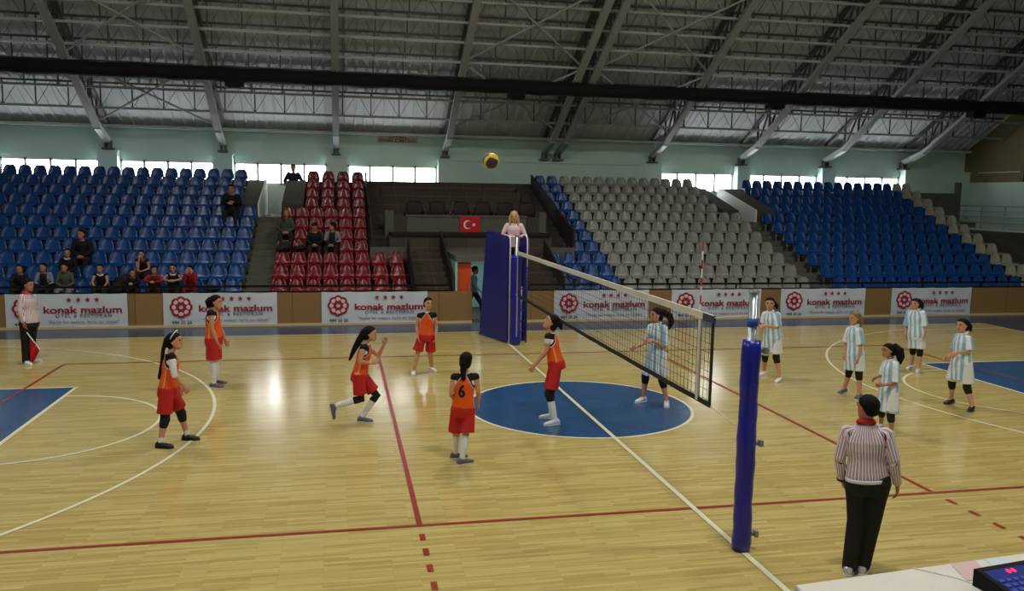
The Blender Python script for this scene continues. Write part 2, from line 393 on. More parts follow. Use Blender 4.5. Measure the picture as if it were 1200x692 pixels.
# ------------------------------------------------------------------ grandstand
def tread(k): return .48+.3*k
def prof(k0, k1, ytop=17.45, ybase=9.0):
    p = [(ybase, 0)]
    for k in range(k0, k1+1):
        y0 = ybase if k == 0 else 9.2+.75*k
        p += [(y0, tread(k)), (9.95+.75*k, tread(k))]
    return p
def section(name, x0, x1):
    p = prof(0, 10); p += [(17.45, 3.75), (17.6, 3.75), (17.6, 0)]
    g = Geo(); g.prism(p, 0, x0, x1); struct(g.build(name, M_CONC))
section('floor_terrace', -21.9, -6.25); section('floor_terrace', -5.55, -2.92); section('floor_terrace', 3.16, 9.98); section('floor_terrace', 10.65, 18.98)
g = Geo(); g.prism([(9.0, 0), (9.0, .62), (9.3, .75), (13.2, 2.3), (17.6, 2.3), (17.6, 0)], 0, 18.98, 21.24); struct(g.build('floor_end_slope', M_CONCD))
g = Geo(); g.box((18.98, 17.42, 2.3), (21.24, 17.6, 3.75)); g.box((21.16, 17.38, 2.3), (21.3, 17.62, 4.2)); struct(g.build('wall_end_parapet', M_CONC))
for a, b in ((-6.25, -5.55), (9.98, 10.65)):
    p = [(9.0, 0)]; z, y = .48, 9.0
    for j in range(14): p += [(y, z), (y+(.575 if j == 0 else .375), z)]; y += .575 if j == 0 else .375; z += .15
    p += [(y, 2.58), (18.5, 2.58), (18.5, 0)]
    g = Geo(); g.prism(p, 0, a, b); struct(g.build('floor_stair', M_CONC))
for a, b in ((-21.9, -6.25), (-5.55, 9.98), (10.65, 22.3)):
    g = Geo(); g.box((a, 17.6, 2.3), (b, 18.5, 2.58)); struct(g.build('floor_corridor', M_CONC))
for a, b, s in ((-6.8, -6.25, 1), (-5.55, -4.9, 0), (9.4, 9.98, 0), (10.65, 11.38, -1)):
    g = Geo(); w = [(14.5, 2.3), (14.5, 2.98), (17.42, 3.76), (17.62, 3.76), (17.62, 2.3)]
    g.prism(w, 0, a, b); o = struct(g.build('wall_stair_side', M_CONCD))
    if s:
        w2 = [(14.49, 2.58), (14.49, 3.0), (17.4, 3.78), (17.63, 3.78), (17.63, 2.58)]
        g = Geo(); g.prism(w2, 0, b-.02 if s > 0 else a-.03, b+.03 if s > 0 else a+.02); g.build('plaster_face', M_PLASTER, o)
g = Geo(); g.box((-6.25, 18.46, 2.58), (-5.55, 18.5, 3.58)); g.box((9.98, 18.46, 2.58), (10.65, 18.5, 3.58)); struct(g.build('wall_corridor_dado', M_PLASTER))
# middle bay: low seats, stairs, doorway, guest box
g = Geo()
for a, b in ((-2.92, -1.86), (2.2, 3.16)):
    p = prof(0, 2)+[(11.6, 1.08), (11.6, 0)]; g.prism(p, 0, a, b)
struct(g.build('floor_low_terrace', M_CONC))
for a, b in ((-2.92, -1.86), (2.2, 3.16)):
    g = Geo(); g.box((a, 11.47, 1.08), (b, 11.6, 1.84)); struct(g.build('wall_low_terrace', M_CONC))
for a, b in ((-2.92, -2.35), (2.55, 3.16)):
    p = [(11.6, 0)]; y, z = 11.6, 1.66
    for j in range(14): p += [(y, z), (y+.42, z)]; y += .42; z += .15
    p += [(y, 3.8), (17.6, 3.8), (17.6, 0)] if y < 17.5 else [(17.6, 3.75), (17.6, 0)]
    g = Geo(); g.prism(p, 0, a, b); struct(g.build('floor_side_stair', M_CONCD))
g = Geo(); g.prism([(13.2, 1.5), (13.2, 2.2), (14.6, 2.2), (14.6, 2.75), (15.55, 2.75), (15.55, 3.12), (16.5, 3.12), (16.5, 3.48), (17.42, 3.48), (17.42, 3.8), (17.6, 3.8), (17.6, 1.5)], 0, -2.35, 2.55)
struct(g.build('floor_upper_terrace', M_BROWN))
g = Geo(); g.box((-2.35, 11.9, 1.5), (2.55, 13.2, 2.14)); struct(g.build('wall_box_front', M_BROWN))
g = Geo(); g.box((-2.3, 11.84, 2.14), (2.5, 13.2, 2.22)); struct(g.build('trim_box_slab', M_DARK))
g = Geo(); g.box((-1.76, 13.0, 2.22), (2.0, 13.14, 2.72)); g.box((-1.78, 12.97, 2.68), (2.02, 13.17, 2.74)); struct(g.build('wall_box_parapet', M_CONC))
for a, b, z, m in ((-2.16, -1.76, 2.7, M_CONCD), (-2.42, -2.16, 2.86, M_CONC), (2.0, 2.4, 2.7, M_CONCD), (2.4, 2.62, 2.86, M_CONC)):
    g = Geo(); g.box((a, 12.95, 2.1), (b, 13.5, z)); struct(g.build('wall_box_return', m))
for a, b in ((-1.84, -.8), (1.1, 2.18)):
    p = [(9.0, 0)]; y, z = 9.0, .8
    for j in range(7): p += [(y, z), (y+.415, z)]; y += .415; z += .15
    p += [(11.9, 0)]
    g = Geo(); g.prism(p, 0, a, b); struct(g.build('floor_centre_stair', M_BROWN))
g = Geo(); g.box((-.8, 8.98, 1.63), (1.1, 11.9, 1.78)); struct(g.build('ceiling_doorway', M_CONC))
g = Geo(); g.box((-.8, 12.0, 0), (1.1, 12.1, 1.7)); g.box((-.8, 9.0, 0), (-.74, 12, 1.63)); g.box((1.04, 9.0, 0), (1.1, 12, 1.63)); struct(g.build('wall_passage', M_TEAL))
g = Geo(); g.box((-.74, 8.95, 0), (1.04, 12, .006)); struct(g.build('floor_passage', M_CONCD))
d = empty('door_leaf', (-.72, 9.12, 0), 'orange door leaf standing open in the low doorway under the stand', 'door')
g = Geo(); g.box((.0, 0, .02), (.36, .04, 1.6)); g.build('panel', M_ORANGED, d)
g = Geo(); g.tube([(.30, -.05, .85), (.30, -.05, 1.0)], .012, 8); g.build('handle', M_CHROME, d)
# dark sheet guards beside the stairs
def guard(x, p, lab):
    g = Geo(); g.prism(p, 0, x-.025, x+.025)
    o = g.build('stair_guard', M_STEELDK); tag(o, lab, 'guard', 'dark stair guards')
M_STEELDK = mat('near_black_sheet', (38, 34, 32), .7)
guard(-1.84, [(9.02, .86), (9.02, 1.18), (11.4, 2.08), (11.4, 1.5)], 'dark sloping sheet guard between low red seats and centre stairs')
guard(-.85, [(9.02, .86), (9.02, 1.24), (11.85, 2.3), (11.85, 1.7)], 'dark sloping sheet guard beside the doorway, left of its lintel')
guard(1.15, [(9.02, .86), (9.02, 1.24), (11.85, 2.3), (11.85, 1.7)], 'dark sloping sheet guard right of the doorway, behind the referee stand')
guard(2.19, [(9.02, .86), (9.02, 1.2), (11.4, 2.1), (11.4, 1.5)], 'dark sloping sheet guard along low blue seats, right of the referee stand')
guard(-2.86, [(11.5, 1.7), (11.5, 2.3), (17.4, 4.12), (17.4, 3.6)], 'tall dark guard sloping up along the red seats')
guard(3.14, [(11.5, 1.7), (11.5, 2.35), (17.4, 4.14), (17.4, 3.6)], 'tall dark guard sloping up along the blue columns beside grey seats')
# front wall with wood panelling, ledge and rail
for a, b in ((-21.9, -.36), (1.04, 21.3)):
    g = Geo(); g.box((a, 8.9, 0), (b, 9.0, .84)); struct(g.build('wall_stand_front', M_PANEL))
    g = Geo(); g.box((a, 8.85, 0), (b, 8.9, .06)); struct(g.build('baseboard_front', M_LEDGE))
for a, b, lab in ((-21.5, -.9, 'black guard rail on the panelled wall below the blue and red seats'), (1.2, 21.2, 'black guard rail on the panelled wall below the grey and blue seats')):
    t = empty('guard_rail', (a, 8.95, .84), lab, 'railing')
    g = Geo(); g.beam((0, 0, .165), (b-a, 0, .165), .05, .05); g.build('top_rail', M_BLACK, t)
    g = Geo(); g.beam((0, 0, .02), (b-a, 0, .02), .04, .03); g.build('bottom_rail', M_BLACK, t)
    nn = int((b-a)/1.9)
    for i in range(nn+1):
        x = (b-a)*i/nn; g = Geo(); g.beam((x, 0, 0), (x, 0, .15), .035, .035, (0, 1, 0)); g.build('post', M_BLACK, t)
# raised gallery at the right end with railing
g = Geo(); g.box((21.3, 8.9, 0), (22.3, 17.6, 2.3)); struct(g.build('wall_gallery_base', M_CONCD))
g = Geo(); g.box((21.24, 8.9, 2.3), (22.3, 17.6, 2.36)); struct(g.build('trim_gallery_edge', M_PLASTER))
t = empty('gallery_railing', (21.32, 9.0, 2.36), 'grey steel railing on the raised gallery at the right end', 'railing')
for z in (.25, .48, .7, .9):
    g = Geo(); g.tube([(0, 0, z), (0, 8.4, z)], .02 if z < .9 else .026, 8); g.build('rail', M_STEEL, t, True)
for i in range(8):
    g = Geo(); g.beam((0, 1.2*i, 0), (0, 1.2*i, .9), .04, .04, (0, 1, 0)); g.build('post', M_STEEL, t)
# notice on the back wall
t = empty('wall_notice', (-1.66, 18.48, 5.24), 'small red lettered notice high on the green wall, above the red seats', 'notice')
g = Geo(); g.box((-.74, 0, -.02), (.74, .012, .24)); g.build('board', mat('notice_board', (176, 176, 166), .6), t)
for s, z, w in (('LÜTFEN', .125, .62), ('SİGARA İÇMEYİNİZ', .01, 1.38)):
    v, f = text_geo(s, .13, .001, .004, w); v = np.column_stack([v[:, 0]-w/2-v[:, 0].min(), -v[:, 2]-.003, v[:, 1]+z]); g = Geo(); g.add(v, f); g.build('lettering', M_CRIM, t)
# ------------------------------------------------------------------ seats
def seat_geo():
    g = Geo(); prof = [(-.2, .262, .40), (-.19, .285, .415), (-.12, .292, .42), (0, .283, .43), (.09, .288, .43), (.14, .312, .43), (.165, .37, .42), (.18, .44, .40), (.2, .51, .36), (.216, .56, .315), (.228, .594, .25), (.234, .612, .18), (.237, .62, .1)]
    nt = 8; top = []; n = len(prof); P = np.array([(p[0], p[1]) for p in prof])
    T = np.gradient(P, axis=0); N = np.column_stack([-T[:, 1], T[:, 0]]); N /= np.linalg.norm(N, axis=1)[:, None]
    for side in (0, 1):
        for i, (y, z, w) in enumerate(prof):
            for j in range(nt+1):
                t = -1+2*j/nt; lift = .03*t**4*(1 if i > 1 else .4)+(.018*t*t if i > 6 else 0)
                yy = y+N[i, 0]*(lift-.014*side); zz = z+N[i, 1]*(lift-.014*side)
                top.append((t*w/2, yy, zz))
    m = nt+1; fs = []
    for s in (0, 1):
        o = s*n*m
        for i in range(n-1):
            for j in range(nt):
                a = o+i*m+j; fs.append((a, a+1, a+m+1, a+m))
    o = n*m
    for i in range(n-1):
        for j in (0, nt): a = i*m+j; fs.append((a, a+m, o+a+m, o+a))
    for i in (0, n-1):
        for j in range(nt): a = i*m+j; fs.append((a, a+1, o+a+1, o+a))
    g.add(top, fs); return g
def bracket_geo():
    g = Geo()
    for x in (-.13, .13):
        g.box((x-.016, -.1, 0), (x+.016, .1, .015)); g.box((x-.014, -.018, .012), (x+.014, .018, .272)); g.box((x-.016, -.12, .255), (x+.016, .12, .275))
    g.box((-.13, -.015, .17), (.13, .015, .19)); return g
SG = seat_geo(); BG = bracket_geo(); BM = BG.mesh('bracket', M_BRACKET)
SM = {c: SG.mesh('shell', m, True) for c, m in (('blue', M_SBLUE), ('red', M_SRED), ('grey', M_SGREY), ('white', M_SPALE))}
CAM = np.array((-3.782, -12.692, 3.37))
def ords(n): return ORD[n] if n <= 20 else 'last'
SEATS = []   # colour, x, row, label
def run(x0, x1, n): return [x0+(x1-x0)*i/(n-1) for i in range(n)]
for k in range(11):
    # far-left block, counted from the aisle stairs
    xr = -6.49 if k <= 6 else -7.03; i = 0; x = xr
    while x > -12.1-.27*k:
        i += 1; SEATS.append(('blue' if not (k == 10 and x < -14.2) else 'grey', x, k, 'in the far-left block, %s row up, %s from the stairs' % (ords(k+1), ords(i)))); x -= .4475
    xs = run(-4.64, -3.14, 4) if k >= 7 else run(-5.34, -3.15, 6)+([-2.68, -2.2] if k <= 2 else [])
    for i, x in enumerate(xs): SEATS.append(('red', x, k, 'in the red block, %s row up, %s from the stairs' % (ords(k+1), ords(i+1))))
    xs = ([2.44, 2.91] if k <= 2 else [])+[3.4, 3.86]
    for i, x in enumerate(reversed(xs)): SEATS.append(('blue', x, k, 'beside the grey block, %s row up, %s from the grey seats' % (ords(k+1), ords(i+1))))
    xs = run(4.33, 9.18, 12) if k >= 7 else run(4.32, 9.75, 13)
    for i, x in enumerate(xs): SEATS.append(('grey', x, k, 'in the grey block, %s row up, %s from the blue columns' % (ords(k+1), ords(i+1))))
    xs = run(11.62, 18.0+.06*k, 17) if k >= 7 else run(10.93, 18.0+.06*k, 17)
    for i, x in enumerate(xs):
        SEATS.append(('white' if i >= 15 else 'blue', x, k, ('at the edge of the far-right block, %s row up, %s' % (ords(k+1), ('inner one', 'outer one')[i-15])) if i >= 15 else 'in the far-right block, %s row up, %s from its stairs' % (ords(k+1), ords(i+1))))
def seat_pos(s): return (s[1], 9.57+.75*s[2], tread(s[2]))
SEATS.sort(key=lambda s: np.linalg.norm(np.array(seat_pos(s))-CAM))
near, far = SEATS[:300], SEATS[300:]
for c, x, k, lab in near:
    o = bpy.data.objects.new('stadium_seat', None); COL.objects.link(o); o.location = seat_pos((c, x, k)); o.empty_display_size = .2
    tag(o, ('pale grey' if c == 'grey' else c)+' seat '+lab, 'seat', c+' bucket seats in the stand')
    link('shell', SM[c], o); link('bracket', BM, o)
g = Geo()
for c, x, k, lab in far:
    p = np.array(seat_pos((c, x, k)))
    for q, mi in ((SG, {'blue': 0, 'red': 1, 'grey': 2, 'white': 3}[c]), (BG, 4)):
        g.mi = mi; g.add(np.array(q.v)+p, q.f)
o = g.build('stadium_seating', [M_SBLUE, M_SRED, M_SGREY, M_SPALE, M_BRACKET], None, True)
tag(o, 'remaining upper bucket seats in the outer stand blocks', 'seats', None, 'stuff')
# guest box armchairs
def chair_parts(t):
    g = Geo(); g.loft([((0, -.02, .3), (1, 0, 0), (0, 1, 0), .27, .26), ((0, -.02, .42), (1, 0, 0), (0, 1, 0), .28, .27), ((0, -.02, .45), (1, 0, 0), (0, 1, 0), .25, .24)], 16, .5); g.build('seat', M_MAROON, t, True)
    g = Geo(); g.loft([((0, .24, .38), (1, 0, 0), (0, 1, 0), .28, .07), ((0, .27, .65), (1, 0, 0), (0, 1, 0), .28, .07), ((0, .30, .88), (1, 0, 0), (0, 1, 0), .25, .06), ((0, .31, .95), (1, 0, 0), (0, 1, 0), .17, .04)], 16, .6); g.build('backrest', M_MAROON, t, True)
    for s in (-1, 1):
        g = Geo(); g.loft([((s*.3, 0, .3), (1, 0, 0), (0, 1, 0), .05, .24), ((s*.3, 0, .58), (1, 0, 0), (0, 1, 0), .055, .25), ((s*.3, 0, .63), (1, 0, 0), (0, 1, 0), .04, .23)], 14, .5); g.build('armrest', M_MAROON, t, True)
    for sx in (-.22, .22):
        for sy in (-.2, .2): g = Geo(); g.tube([(sx, sy, 0), (sx, sy, .3)], .022, 8, False); g.build('leg', M_BLACK, t)
for i in range(6):
    t = empty('armchair', (-1.42+.74*i, 13.95, 2.2), 'dark maroon armchair behind the grey parapet, %s from the left' % ords(i+1), 'armchair', 'armchairs in the guest box')
    chair_parts(t)
# flag on the parapet
t = empty('wall_flag', (.19, 12.955, 2.2), 'red flag with white crescent and star hung on the grey parapet', 'flag')
g = Geo(); vs = []; fs = []
for j in range(9):
    for i in range(13): vs.append((-.31+.62*i/12, .008*math.sin(i*1.1)-.012, .0+.5*j/8))
for j in range(8):
    for i in range(12): a = j*13+i; fs.append((a, a+1, a+14, a+13))
n = len(vs); vs += [(x, y+.006, z) for x, y, z in vs]; fs += [tuple(n+q for q in reversed(f)) for f in fs]
g.add(vs, fs); g.build('cloth', M_FLAGR, t, True)
def crescent(cx, cz, R, r, d, y):
    o = []; a0 = math.acos((R*R+d*d-r*r)/(2*R*d)); b0 = math.acos((d*d+r*r-R*R)/(2*d*r))
    for i in range(41): a = a0+(2*PI-2*a0)*i/40; o.append((cx+R*math.cos(a), cz+R*math.sin(a)))
    for i in range(31): b = -(PI-b0)+(2*(PI-b0))*i/30; b = PI-b; 
    inner = []
    for i in range(41): b = (2*PI-(PI-b0))-(2*PI-2*(PI-b0))*i/40; inner.append((cx+d+r*math.cos(b), cz+r*math.sin(b)))
    return o, inner
g = Geo(); o, inn = crescent(-.07, .25, .135, .11, .035, 0)
m = len(o); vs = [(x, -.028, z) for x, z in o]+[(x, -.028, z) for x, z in reversed(inn)]
vs = [(x, -.028, z) for x, z in o]; 
ii = [(-.07+.035+.11*math.cos(t), -.028, .25+.11*math.sin(t)) for t in [math.atan2(z-.25, x+.07-.035) for x, z in o]]
vs += ii; g.add(vs, [(i, i+1, m+i+1, m+i) for i in range(m-1)]); g.build('crescent', M_WHITEC, t)
def star(cx, cz, r, rot=PI/2, inner=.42):
    p = []
    for i in range(10): a = rot+PI*i/5; q = r if i % 2 == 0 else r*inner; p.append((cx+q*math.cos(a), cz+q*math.sin(a)))
    return p
def star_geo(cx, cz, r, y, rot=PI/2):
    g = Geo(); p = star(cx, cz, r, rot); vs = [(cx, y, cz)]+[(a, y, b) for a, b in p]; g.add(vs, [(0, 1+i, 1+(i+1) % 10) for i in range(10)]); return g
star_geo(.12, .25, .07, -.028, PI).build('star', M_WHITEC, t)

# ------------------------------------------------------------------ sponsor banners on the front wall
BW, BH = 2.7, .86
def banner_meshes():
    L = []
    g = Geo(); nx, nz = 54, 12; vs = []; fs = []
    for j in range(nz+1):
        for i in range(nx+1):
            x, z = i/nx, j/nz
            w = .010*math.sin(9*x+4*z)*(1-abs(2*x-1)**4)+.006*math.sin(23*x-7*z)
            vs.append((x*BW, w*.9, z*BH-(.012*math.sin(PI*((x*4) % 1))*(z > .99))))
    for j in range(nz):
        for i in range(nx): a = j*(nx+1)+i; fs.append((a, a+1, a+nx+2, a+nx+1))
    n = len(vs); vs += [(x, y+.004, z) for x, y, z in vs]; fs += [tuple(n+q for q in reversed(f)) for f in fs]; g.add(vs, fs)
    L.append(('vinyl_sheet', g.mesh('vinyl_sheet', M_VINYL, True)))
    Y = -.022; cx, cz, R = .154*BW, (1-.41)*BH, .27
    g = Geo(); gp = Geo()
    for k in range(8):
        a = PI/2+k*PI/4; d = np.array((math.cos(a), math.sin(a))); e = np.array((-d[1], d[0])); m = R*(.72 if k % 2 else .68)
        def pt(t, wd, L0, L1):  # pointed petal outline
            c = (L0+L1)/2; h = (L1-L0)/2; r = abs(math.sin(t)); return d*(c-h*math.cos(t))+e*wd*math.sin(t)*(1 if math.cos(t) < .3 else 1-.25*(math.cos(t)-.3))
        n = 24; o = [pt(2*PI*i/n, .105, .07, R) for i in range(n)]; q = [pt(2*PI*i/n, .058, .12, R-.055) for i in range(n)]
        g.add([(cx+p[0], Y, cz+p[1]) for p in o]+[(cx+p[0], Y, cz+p[1]) for p in q], [(i, (i+1) % n, n+(i+1) % n, n+i) for i in range(n)])
        gp.add([(cx+p[0], Y-.001, cz+p[1]) for p in q], [tuple(range(n))])
    n = 24; g.add([(cx+.085*math.cos(2*PI*i/n), Y-.0015, cz+.085*math.sin(2*PI*i/n)) for i in range(n)]+[(cx+.05*math.cos(2*PI*i/n), Y-.0015, cz+.05*math.sin(2*PI*i/n)) for i in range(n)], [(i, (i+1) % n, n+(i+1) % n, n+i) for i in range(n)])
    L.append(('flower_logo', g.mesh('flower_logo', M_CRIM))); L.append(('flower_petal', gp.mesh('flower_petal', M_PINK)))
    for x in (.518, .595, .672, .748): L.append(('star', star_geo(x*BW, .83*BH, .068, Y).mesh('star', M_CRIM)))
    for s, x0, x1, zb, size, bold, m in (('konak mazlum', .308, .955, .455, .235, .006, M_CRIM), ('OTEL & RESTORAN', .405, .866, .335, .115, .0, M_NAVYT), ('"Farklı bir mekan, farklı bir lezzet"', .345, .93, .165, .105, 0, M_GREYT), ('444 20 26', .07, .245, .105, .125, .001, M_NAVYT)):
        v, f = text_geo(s, size, .0008, bold, (x1-x0)*BW, space=1.25 if s[0] == 'O' else 1); v[:, 0] -= v[:, 0].min()
        g = Geo(); g.add(np.column_stack([v[:, 0]+x0*BW, -v[:, 2]+Y, v[:, 1]+zb*BH]), f); L.append(('lettering', g.mesh('lettering', m)))
    return L
BM_ = banner_meshes()
for x0, lab in ((-11.55, 'behind the line judge with the red flag'), (-8.03, 'behind the standing player in high white socks'), (-4.24, 'below the red seats, third from left'), (1.87, 'behind the net, next to the referee stand'),
                (5.24, 'behind the near net antenna and post'), (8.56, 'right of the near post, sixth from left'), (12.13, 'last of the row at the far right')):
    t = empty('advertising_banner', (x0, 8.872, .0), 'white banner with red flower logo '+lab, 'banner', 'hotel banners along the stand wall')
    for nm, me in BM_: link(nm, me, t)
# ------------------------------------------------------------------ net, posts, referee stand, ball
t = empty('volleyball_net', (0, 0, 1.17), 'volleyball net with white top tape and black bottom band across the court', 'net')
g = Geo(); z0 = 1.17
y = -4.7
while y < 4.71: g.beam((0, y, .06), (0, y, .94), .0036, .0036, (0, 1, 0)); y += .1
for i in range(9): g.beam((0, -4.75, .1+.1*i), (0, 4.75, .1+.1*i), .0036, .0036)
g.build('mesh_netting', M_STRING, t)
def band(y0, y1, za, zb, th, sag, n=24):
    g = Geo(); vs = []; fs = []
    for i in range(n+1):
        u = i/n; y = y0+(y1-y0)*u; s = -sag*4*u*(1-u); w = .004*math.sin(i*2.1)
        vs += [(-th/2+w, y, za+s), (th/2+w, y, za+s), (th/2+w, y, zb+s), (-th/2+w, y, zb+s)]
    for i in range(n):
        for j in range(4): a = 4*i; fs.append((a+j, a+(j+1) % 4, a+4+(j+1) % 4, a+4+j))
    fs += [(0, 1, 2, 3), (4*n+3, 4*n+2, 4*n+1, 4*n)]; g.add(vs, fs); return g
band(-4.78, 4.85, .93, 1.005, .022, .006).build('top_tape', M_TAPE, t)
band(-4.78, 4.85, .03, .085, .016, .02).build('bottom_band', M_NETB, t)
for y in (-4.77, 4.8): g = Geo(); g.box((-.008, y-.022, .04), (.008, y+.022, .97)); g.build('side_band', M_NETB, t)
g = Geo(); g.box((-.014, -4.49, .04), (.014, -4.44, .95)); g.build('antenna_sleeve', M_TAPE, t)
g = Geo(); g.box((-.016, -4.8, .92), (.016, -4.55, 1.0)); g.build('tape_end_patch', mat('navy_patch', (52, 60, 84), .6), t)
for a, b in (((0, -4.78, .98), (0, -5.56, 1.12)), ((0, -4.78, .05), (0, -5.5, .0)), ((0, 4.85, .98), (.08, 5.5, 1.1)), ((0, 4.85, .05), (.08, 5.45, .0))):
    g = Geo(); g.tube([a, b], .005, 6, False); g.build('tension_cord', M_TAPE, t, True)
t = empty('net_antenna', (.02, -4.4, 1.2), 'thin red and white striped antenna rod standing above the near net end', 'antenna')
for i in range(18):
    g = Geo(); g.tube([(0, 0, .095*i), (0, 0, .095*i+.095)], .009, 8, False); g.build('red_stripe' if i % 2 else 'white_stripe', M_RODR if i % 2 else M_ROD, t)
def post(x, y, pr, ztop, zpad, lab):
    t = empty('net_post', (x, y, 0), lab, 'net post')
    g = Geo(); g.tube([(0, 0, 0), (0, 0, ztop)], .042, 20, False); g.tube([(0, 0, ztop-.02), (0, 0, ztop)], .05, 20, False); g.build('steel_tube', M_CHROME, t, True)
    g = Geo(); R = []
    n = 26
    for i in range(n+1):
        z = .012+(zpad-.012)*i/n; r = pr*(1+.035*math.sin(i*1.9)+.03*math.sin(i*.55+1)) if 0 < i < n else pr*.93
        R.append(((.004*math.sin(i*.8), .004*math.cos(i*.7), z), (1, 0, 0), (0, 1, 0), r, r))
    g.loft(R, 28); g.build('padding', M_PADB, t, True)
    return t
t = post(0, -5.6, .088, 2.53, 2.06, 'near net post with royal blue padding and bare steel top')
g = Geo(); g.tube([(0, 0, 2.19), (0, 0, 2.27)], .05, 20, False); g.build('blue_strap', M_BAND, t, True)
for z, c in ((1.96, M_BRACKET), (1.06, M_BRACKET), (.16, M_BRACKET)):
    g = Geo(); g.beam((.07, 0, z), (.15, .01, z), .04, .035); g.box((.13, -.03, z-.03), (.165, .03, z+.03)); g.build('crank_bracket', c, t)
t = post(.12, 5.6, .12, 2.5, 2.04, 'far net post padded in dark blue in front of the referee stand')
g = Geo(); g.beam((.0, -.13, .2), (0, -.13, 2.3), .03, .02, (0, 1, 0)); g.build('front_rail', M_CHROME, t)
# referee stand, local axes r (right) and b (back)
t = empty('referee_stand', (-.02, 5.78, 0), 'tall referee stand with slanted navy padded side panels and white tubes', 'referee stand')
t.rotation_euler = (0, 0, math.atan2(.344, .939))
for nm, x in (('side_panel', 0), ('side_panel', .46)):
    g = Geo(); o = [(.0, .03), (1.26, .03), (.98, 2.5), (.9, 2.54), (.0, 2.45)]
    g.prism(o, 0, x-.035, x+.035); g.build(nm, M_PADN, t)
g = Geo(); g.box((.04, .1, 1.28), (.42, 1.0, 1.34)); g.build('platform', M_STEELD, t)
for x in (.045, .415):
    for y in (.1, .98): g = Geo(); g.tube([(x, y, 0), (x, y, 1.28)], .018, 8, False); g.build('leg', M_WTUBE, t, True)
for x, z in ((.0, 0), (.46, 1.75)):
    g = Geo(); g.tube([(x, -.06, z), (x, -.06, 2.3), (x, -.05, 2.4), (x, .0, 2.46), (x, .1, 2.48)], .018, 10, False); g.build('white_upright', M_WTUBE, t, True)
g = Geo(); g.tube([(.46, -.06, 0), (.46, -.06, 1.75)], .018, 10, False); g.build('navy_upright', M_PADN, t, True)
for i in range(5): g = Geo(); g.tube([(.03, -.03, .25+.25*i), (.47, -.03, .25+.25*i)], .014, 8, False); g.build('rung', M_PADN, t, True)
g = Geo(); g.tube([(.03, .1, 2.44), (.47, .1, 2.44)], .018, 8, False); g.build('hand_rail', M_WTUBE, t, True)
t = empty('volleyball', (-1.77, -1.5, 3.83), 'yellow and dark volleyball flying high above the court', 'ball')
t.rotation_euler = (.5, .35, .2)
def ball_panel(face, strip, r=.108):
    g = Geo(); n = 8; vs = []; fs = []
    ax = [(0, 1, 2), (1, 2, 0), (2, 0, 1)][face//2]; s = 1 if face % 2 else -1
    for i in range(n+1):
        for j in range(n+1):
            u = -1+2*(strip+i/n)/3+(.012 if i == 0 else -.012 if i == n else 0); v = -1+2*j/n
            p = np.zeros(3); p[ax[0]] = s; p[ax[1]] = math.tan(u*PI/4); p[ax[2]] = math.tan(v*PI/4); p /= np.linalg.norm(p)
            e = 1-.012*(abs(2*i/n-1)**6); vs.append(p*r*e)
    for i in range(n):
        for j in range(n): a = i*(n+1)+j; fs.append((a, a+1, a+n+2, a+n+1))
    g.add(vs, fs); return g
M_YEL = mat('yellow_ball_leather', (226, 196, 44), .45); M_BLB = mat('dark_ball_leather', (62, 40, 62), .5)
g = Geo(); g.ell((0, 0, 0), np.eye(3), (.1055, .1055, .1055), 20, 14); g.build('bladder', M_BLB, t, True)
for f in range(6):
    for s in range(3): ball_panel(f, s).build('panel', M_BLB if (s == 1 and f in (0, 3, 4)) or f == 2 else M_YEL, t, True)

# ------------------------------------------------------------------ officials' table in front of the camera
TA = math.atan2(.18, 1.98)
t = empty('officials_table', (-.77, -7.83, 0), 'officials table under a white cloth at the court edge', 'table'); t.rotation_euler = (0, 0, TA)
g = Geo(); W, D, Z = 3.0, .8, .78; vs = []; fs = []
per = [(W*i/40, 0, 0, 1) for i in range(40)]+[(W, -D*i/12, 1, 0) for i in range(12)]+[(W-W*i/40, -D, 0, -1) for i in range(40)]+[(0, -D+D*i/12, -1, 0) for i in range(12)]
n = len(per)
rows = [(Z, 0, 0), (Z-.008, .012, .0), (Z-.1, .02, .006), (Z-.35, .03, .018), (.12, .04, .03)]
for z, off, wv in rows:
    for i, (x, y, nx, ny) in enumerate(per): d = off+wv*math.sin(i*1.35); vs.append((x+nx*d, y+ny*d, z))
for j in range(len(rows)-1):
    for i in range(n): fs.append((j*n+i, j*n+(i+1) % n, (j+1)*n+(i+1) % n, (j+1)*n+i))
fs.append(tuple(range(n))); g.add(vs, fs); g.build('tablecloth', M_TABLE, t)
g = Geo(); g.box((.01, -D+.01, Z-.04), (W-.01, -.01, Z-.006)); g.build('table_top', M_LEDGE, t)
for x in (.08, W-.08):
    for y in (-.08, -D+.08): g = Geo(); g.tube([(x, y, 0), (x, y, Z-.04)], .02, 8, False); g.build('leg', M_STEELD, t, True)
def paper(pts, m, lab, z=.784):
    c = np.mean(pts, axis=0); g = Geo(); vs = [(x-c[0], y-c[1], h) for h in (0, .0015) for x, y in pts]
    g.add(vs, [(3, 2, 1, 0), (4, 5, 6, 7), (0, 1, 5, 4), (1, 2, 6, 5), (2, 3, 7, 6), (3, 0, 4, 7)]); tag(g.build('paper_sheet', m, None, False, (c[0], c[1], z)), lab, 'paper')
paper([(.44, -7.98), (.66, -7.96), (.74, -7.7), (.52, -7.72)], mat('pinkish_paper', (214, 186, 184), .8), 'pinkish paper sheet lying on the table left of the scoreboard console')
paper([(.8, -7.82), (1.0, -7.8), (.98, -7.68), (.82, -7.7)], mat('bluish_paper', (206, 220, 228), .8), 'pale bluish paper sheet lying behind the scoreboard console')
g = Geo(); g.tube([(.2, -7.74, 0), (.3, -7.83, .001), (.4, -7.93, .001), (.45, -8.03, .001)], .004, 8); tag(g.build('white_cable', M_WTUBE, None, True, (0, 0, .786)), 'thin white cable lying across the white tablecloth', 'cable')
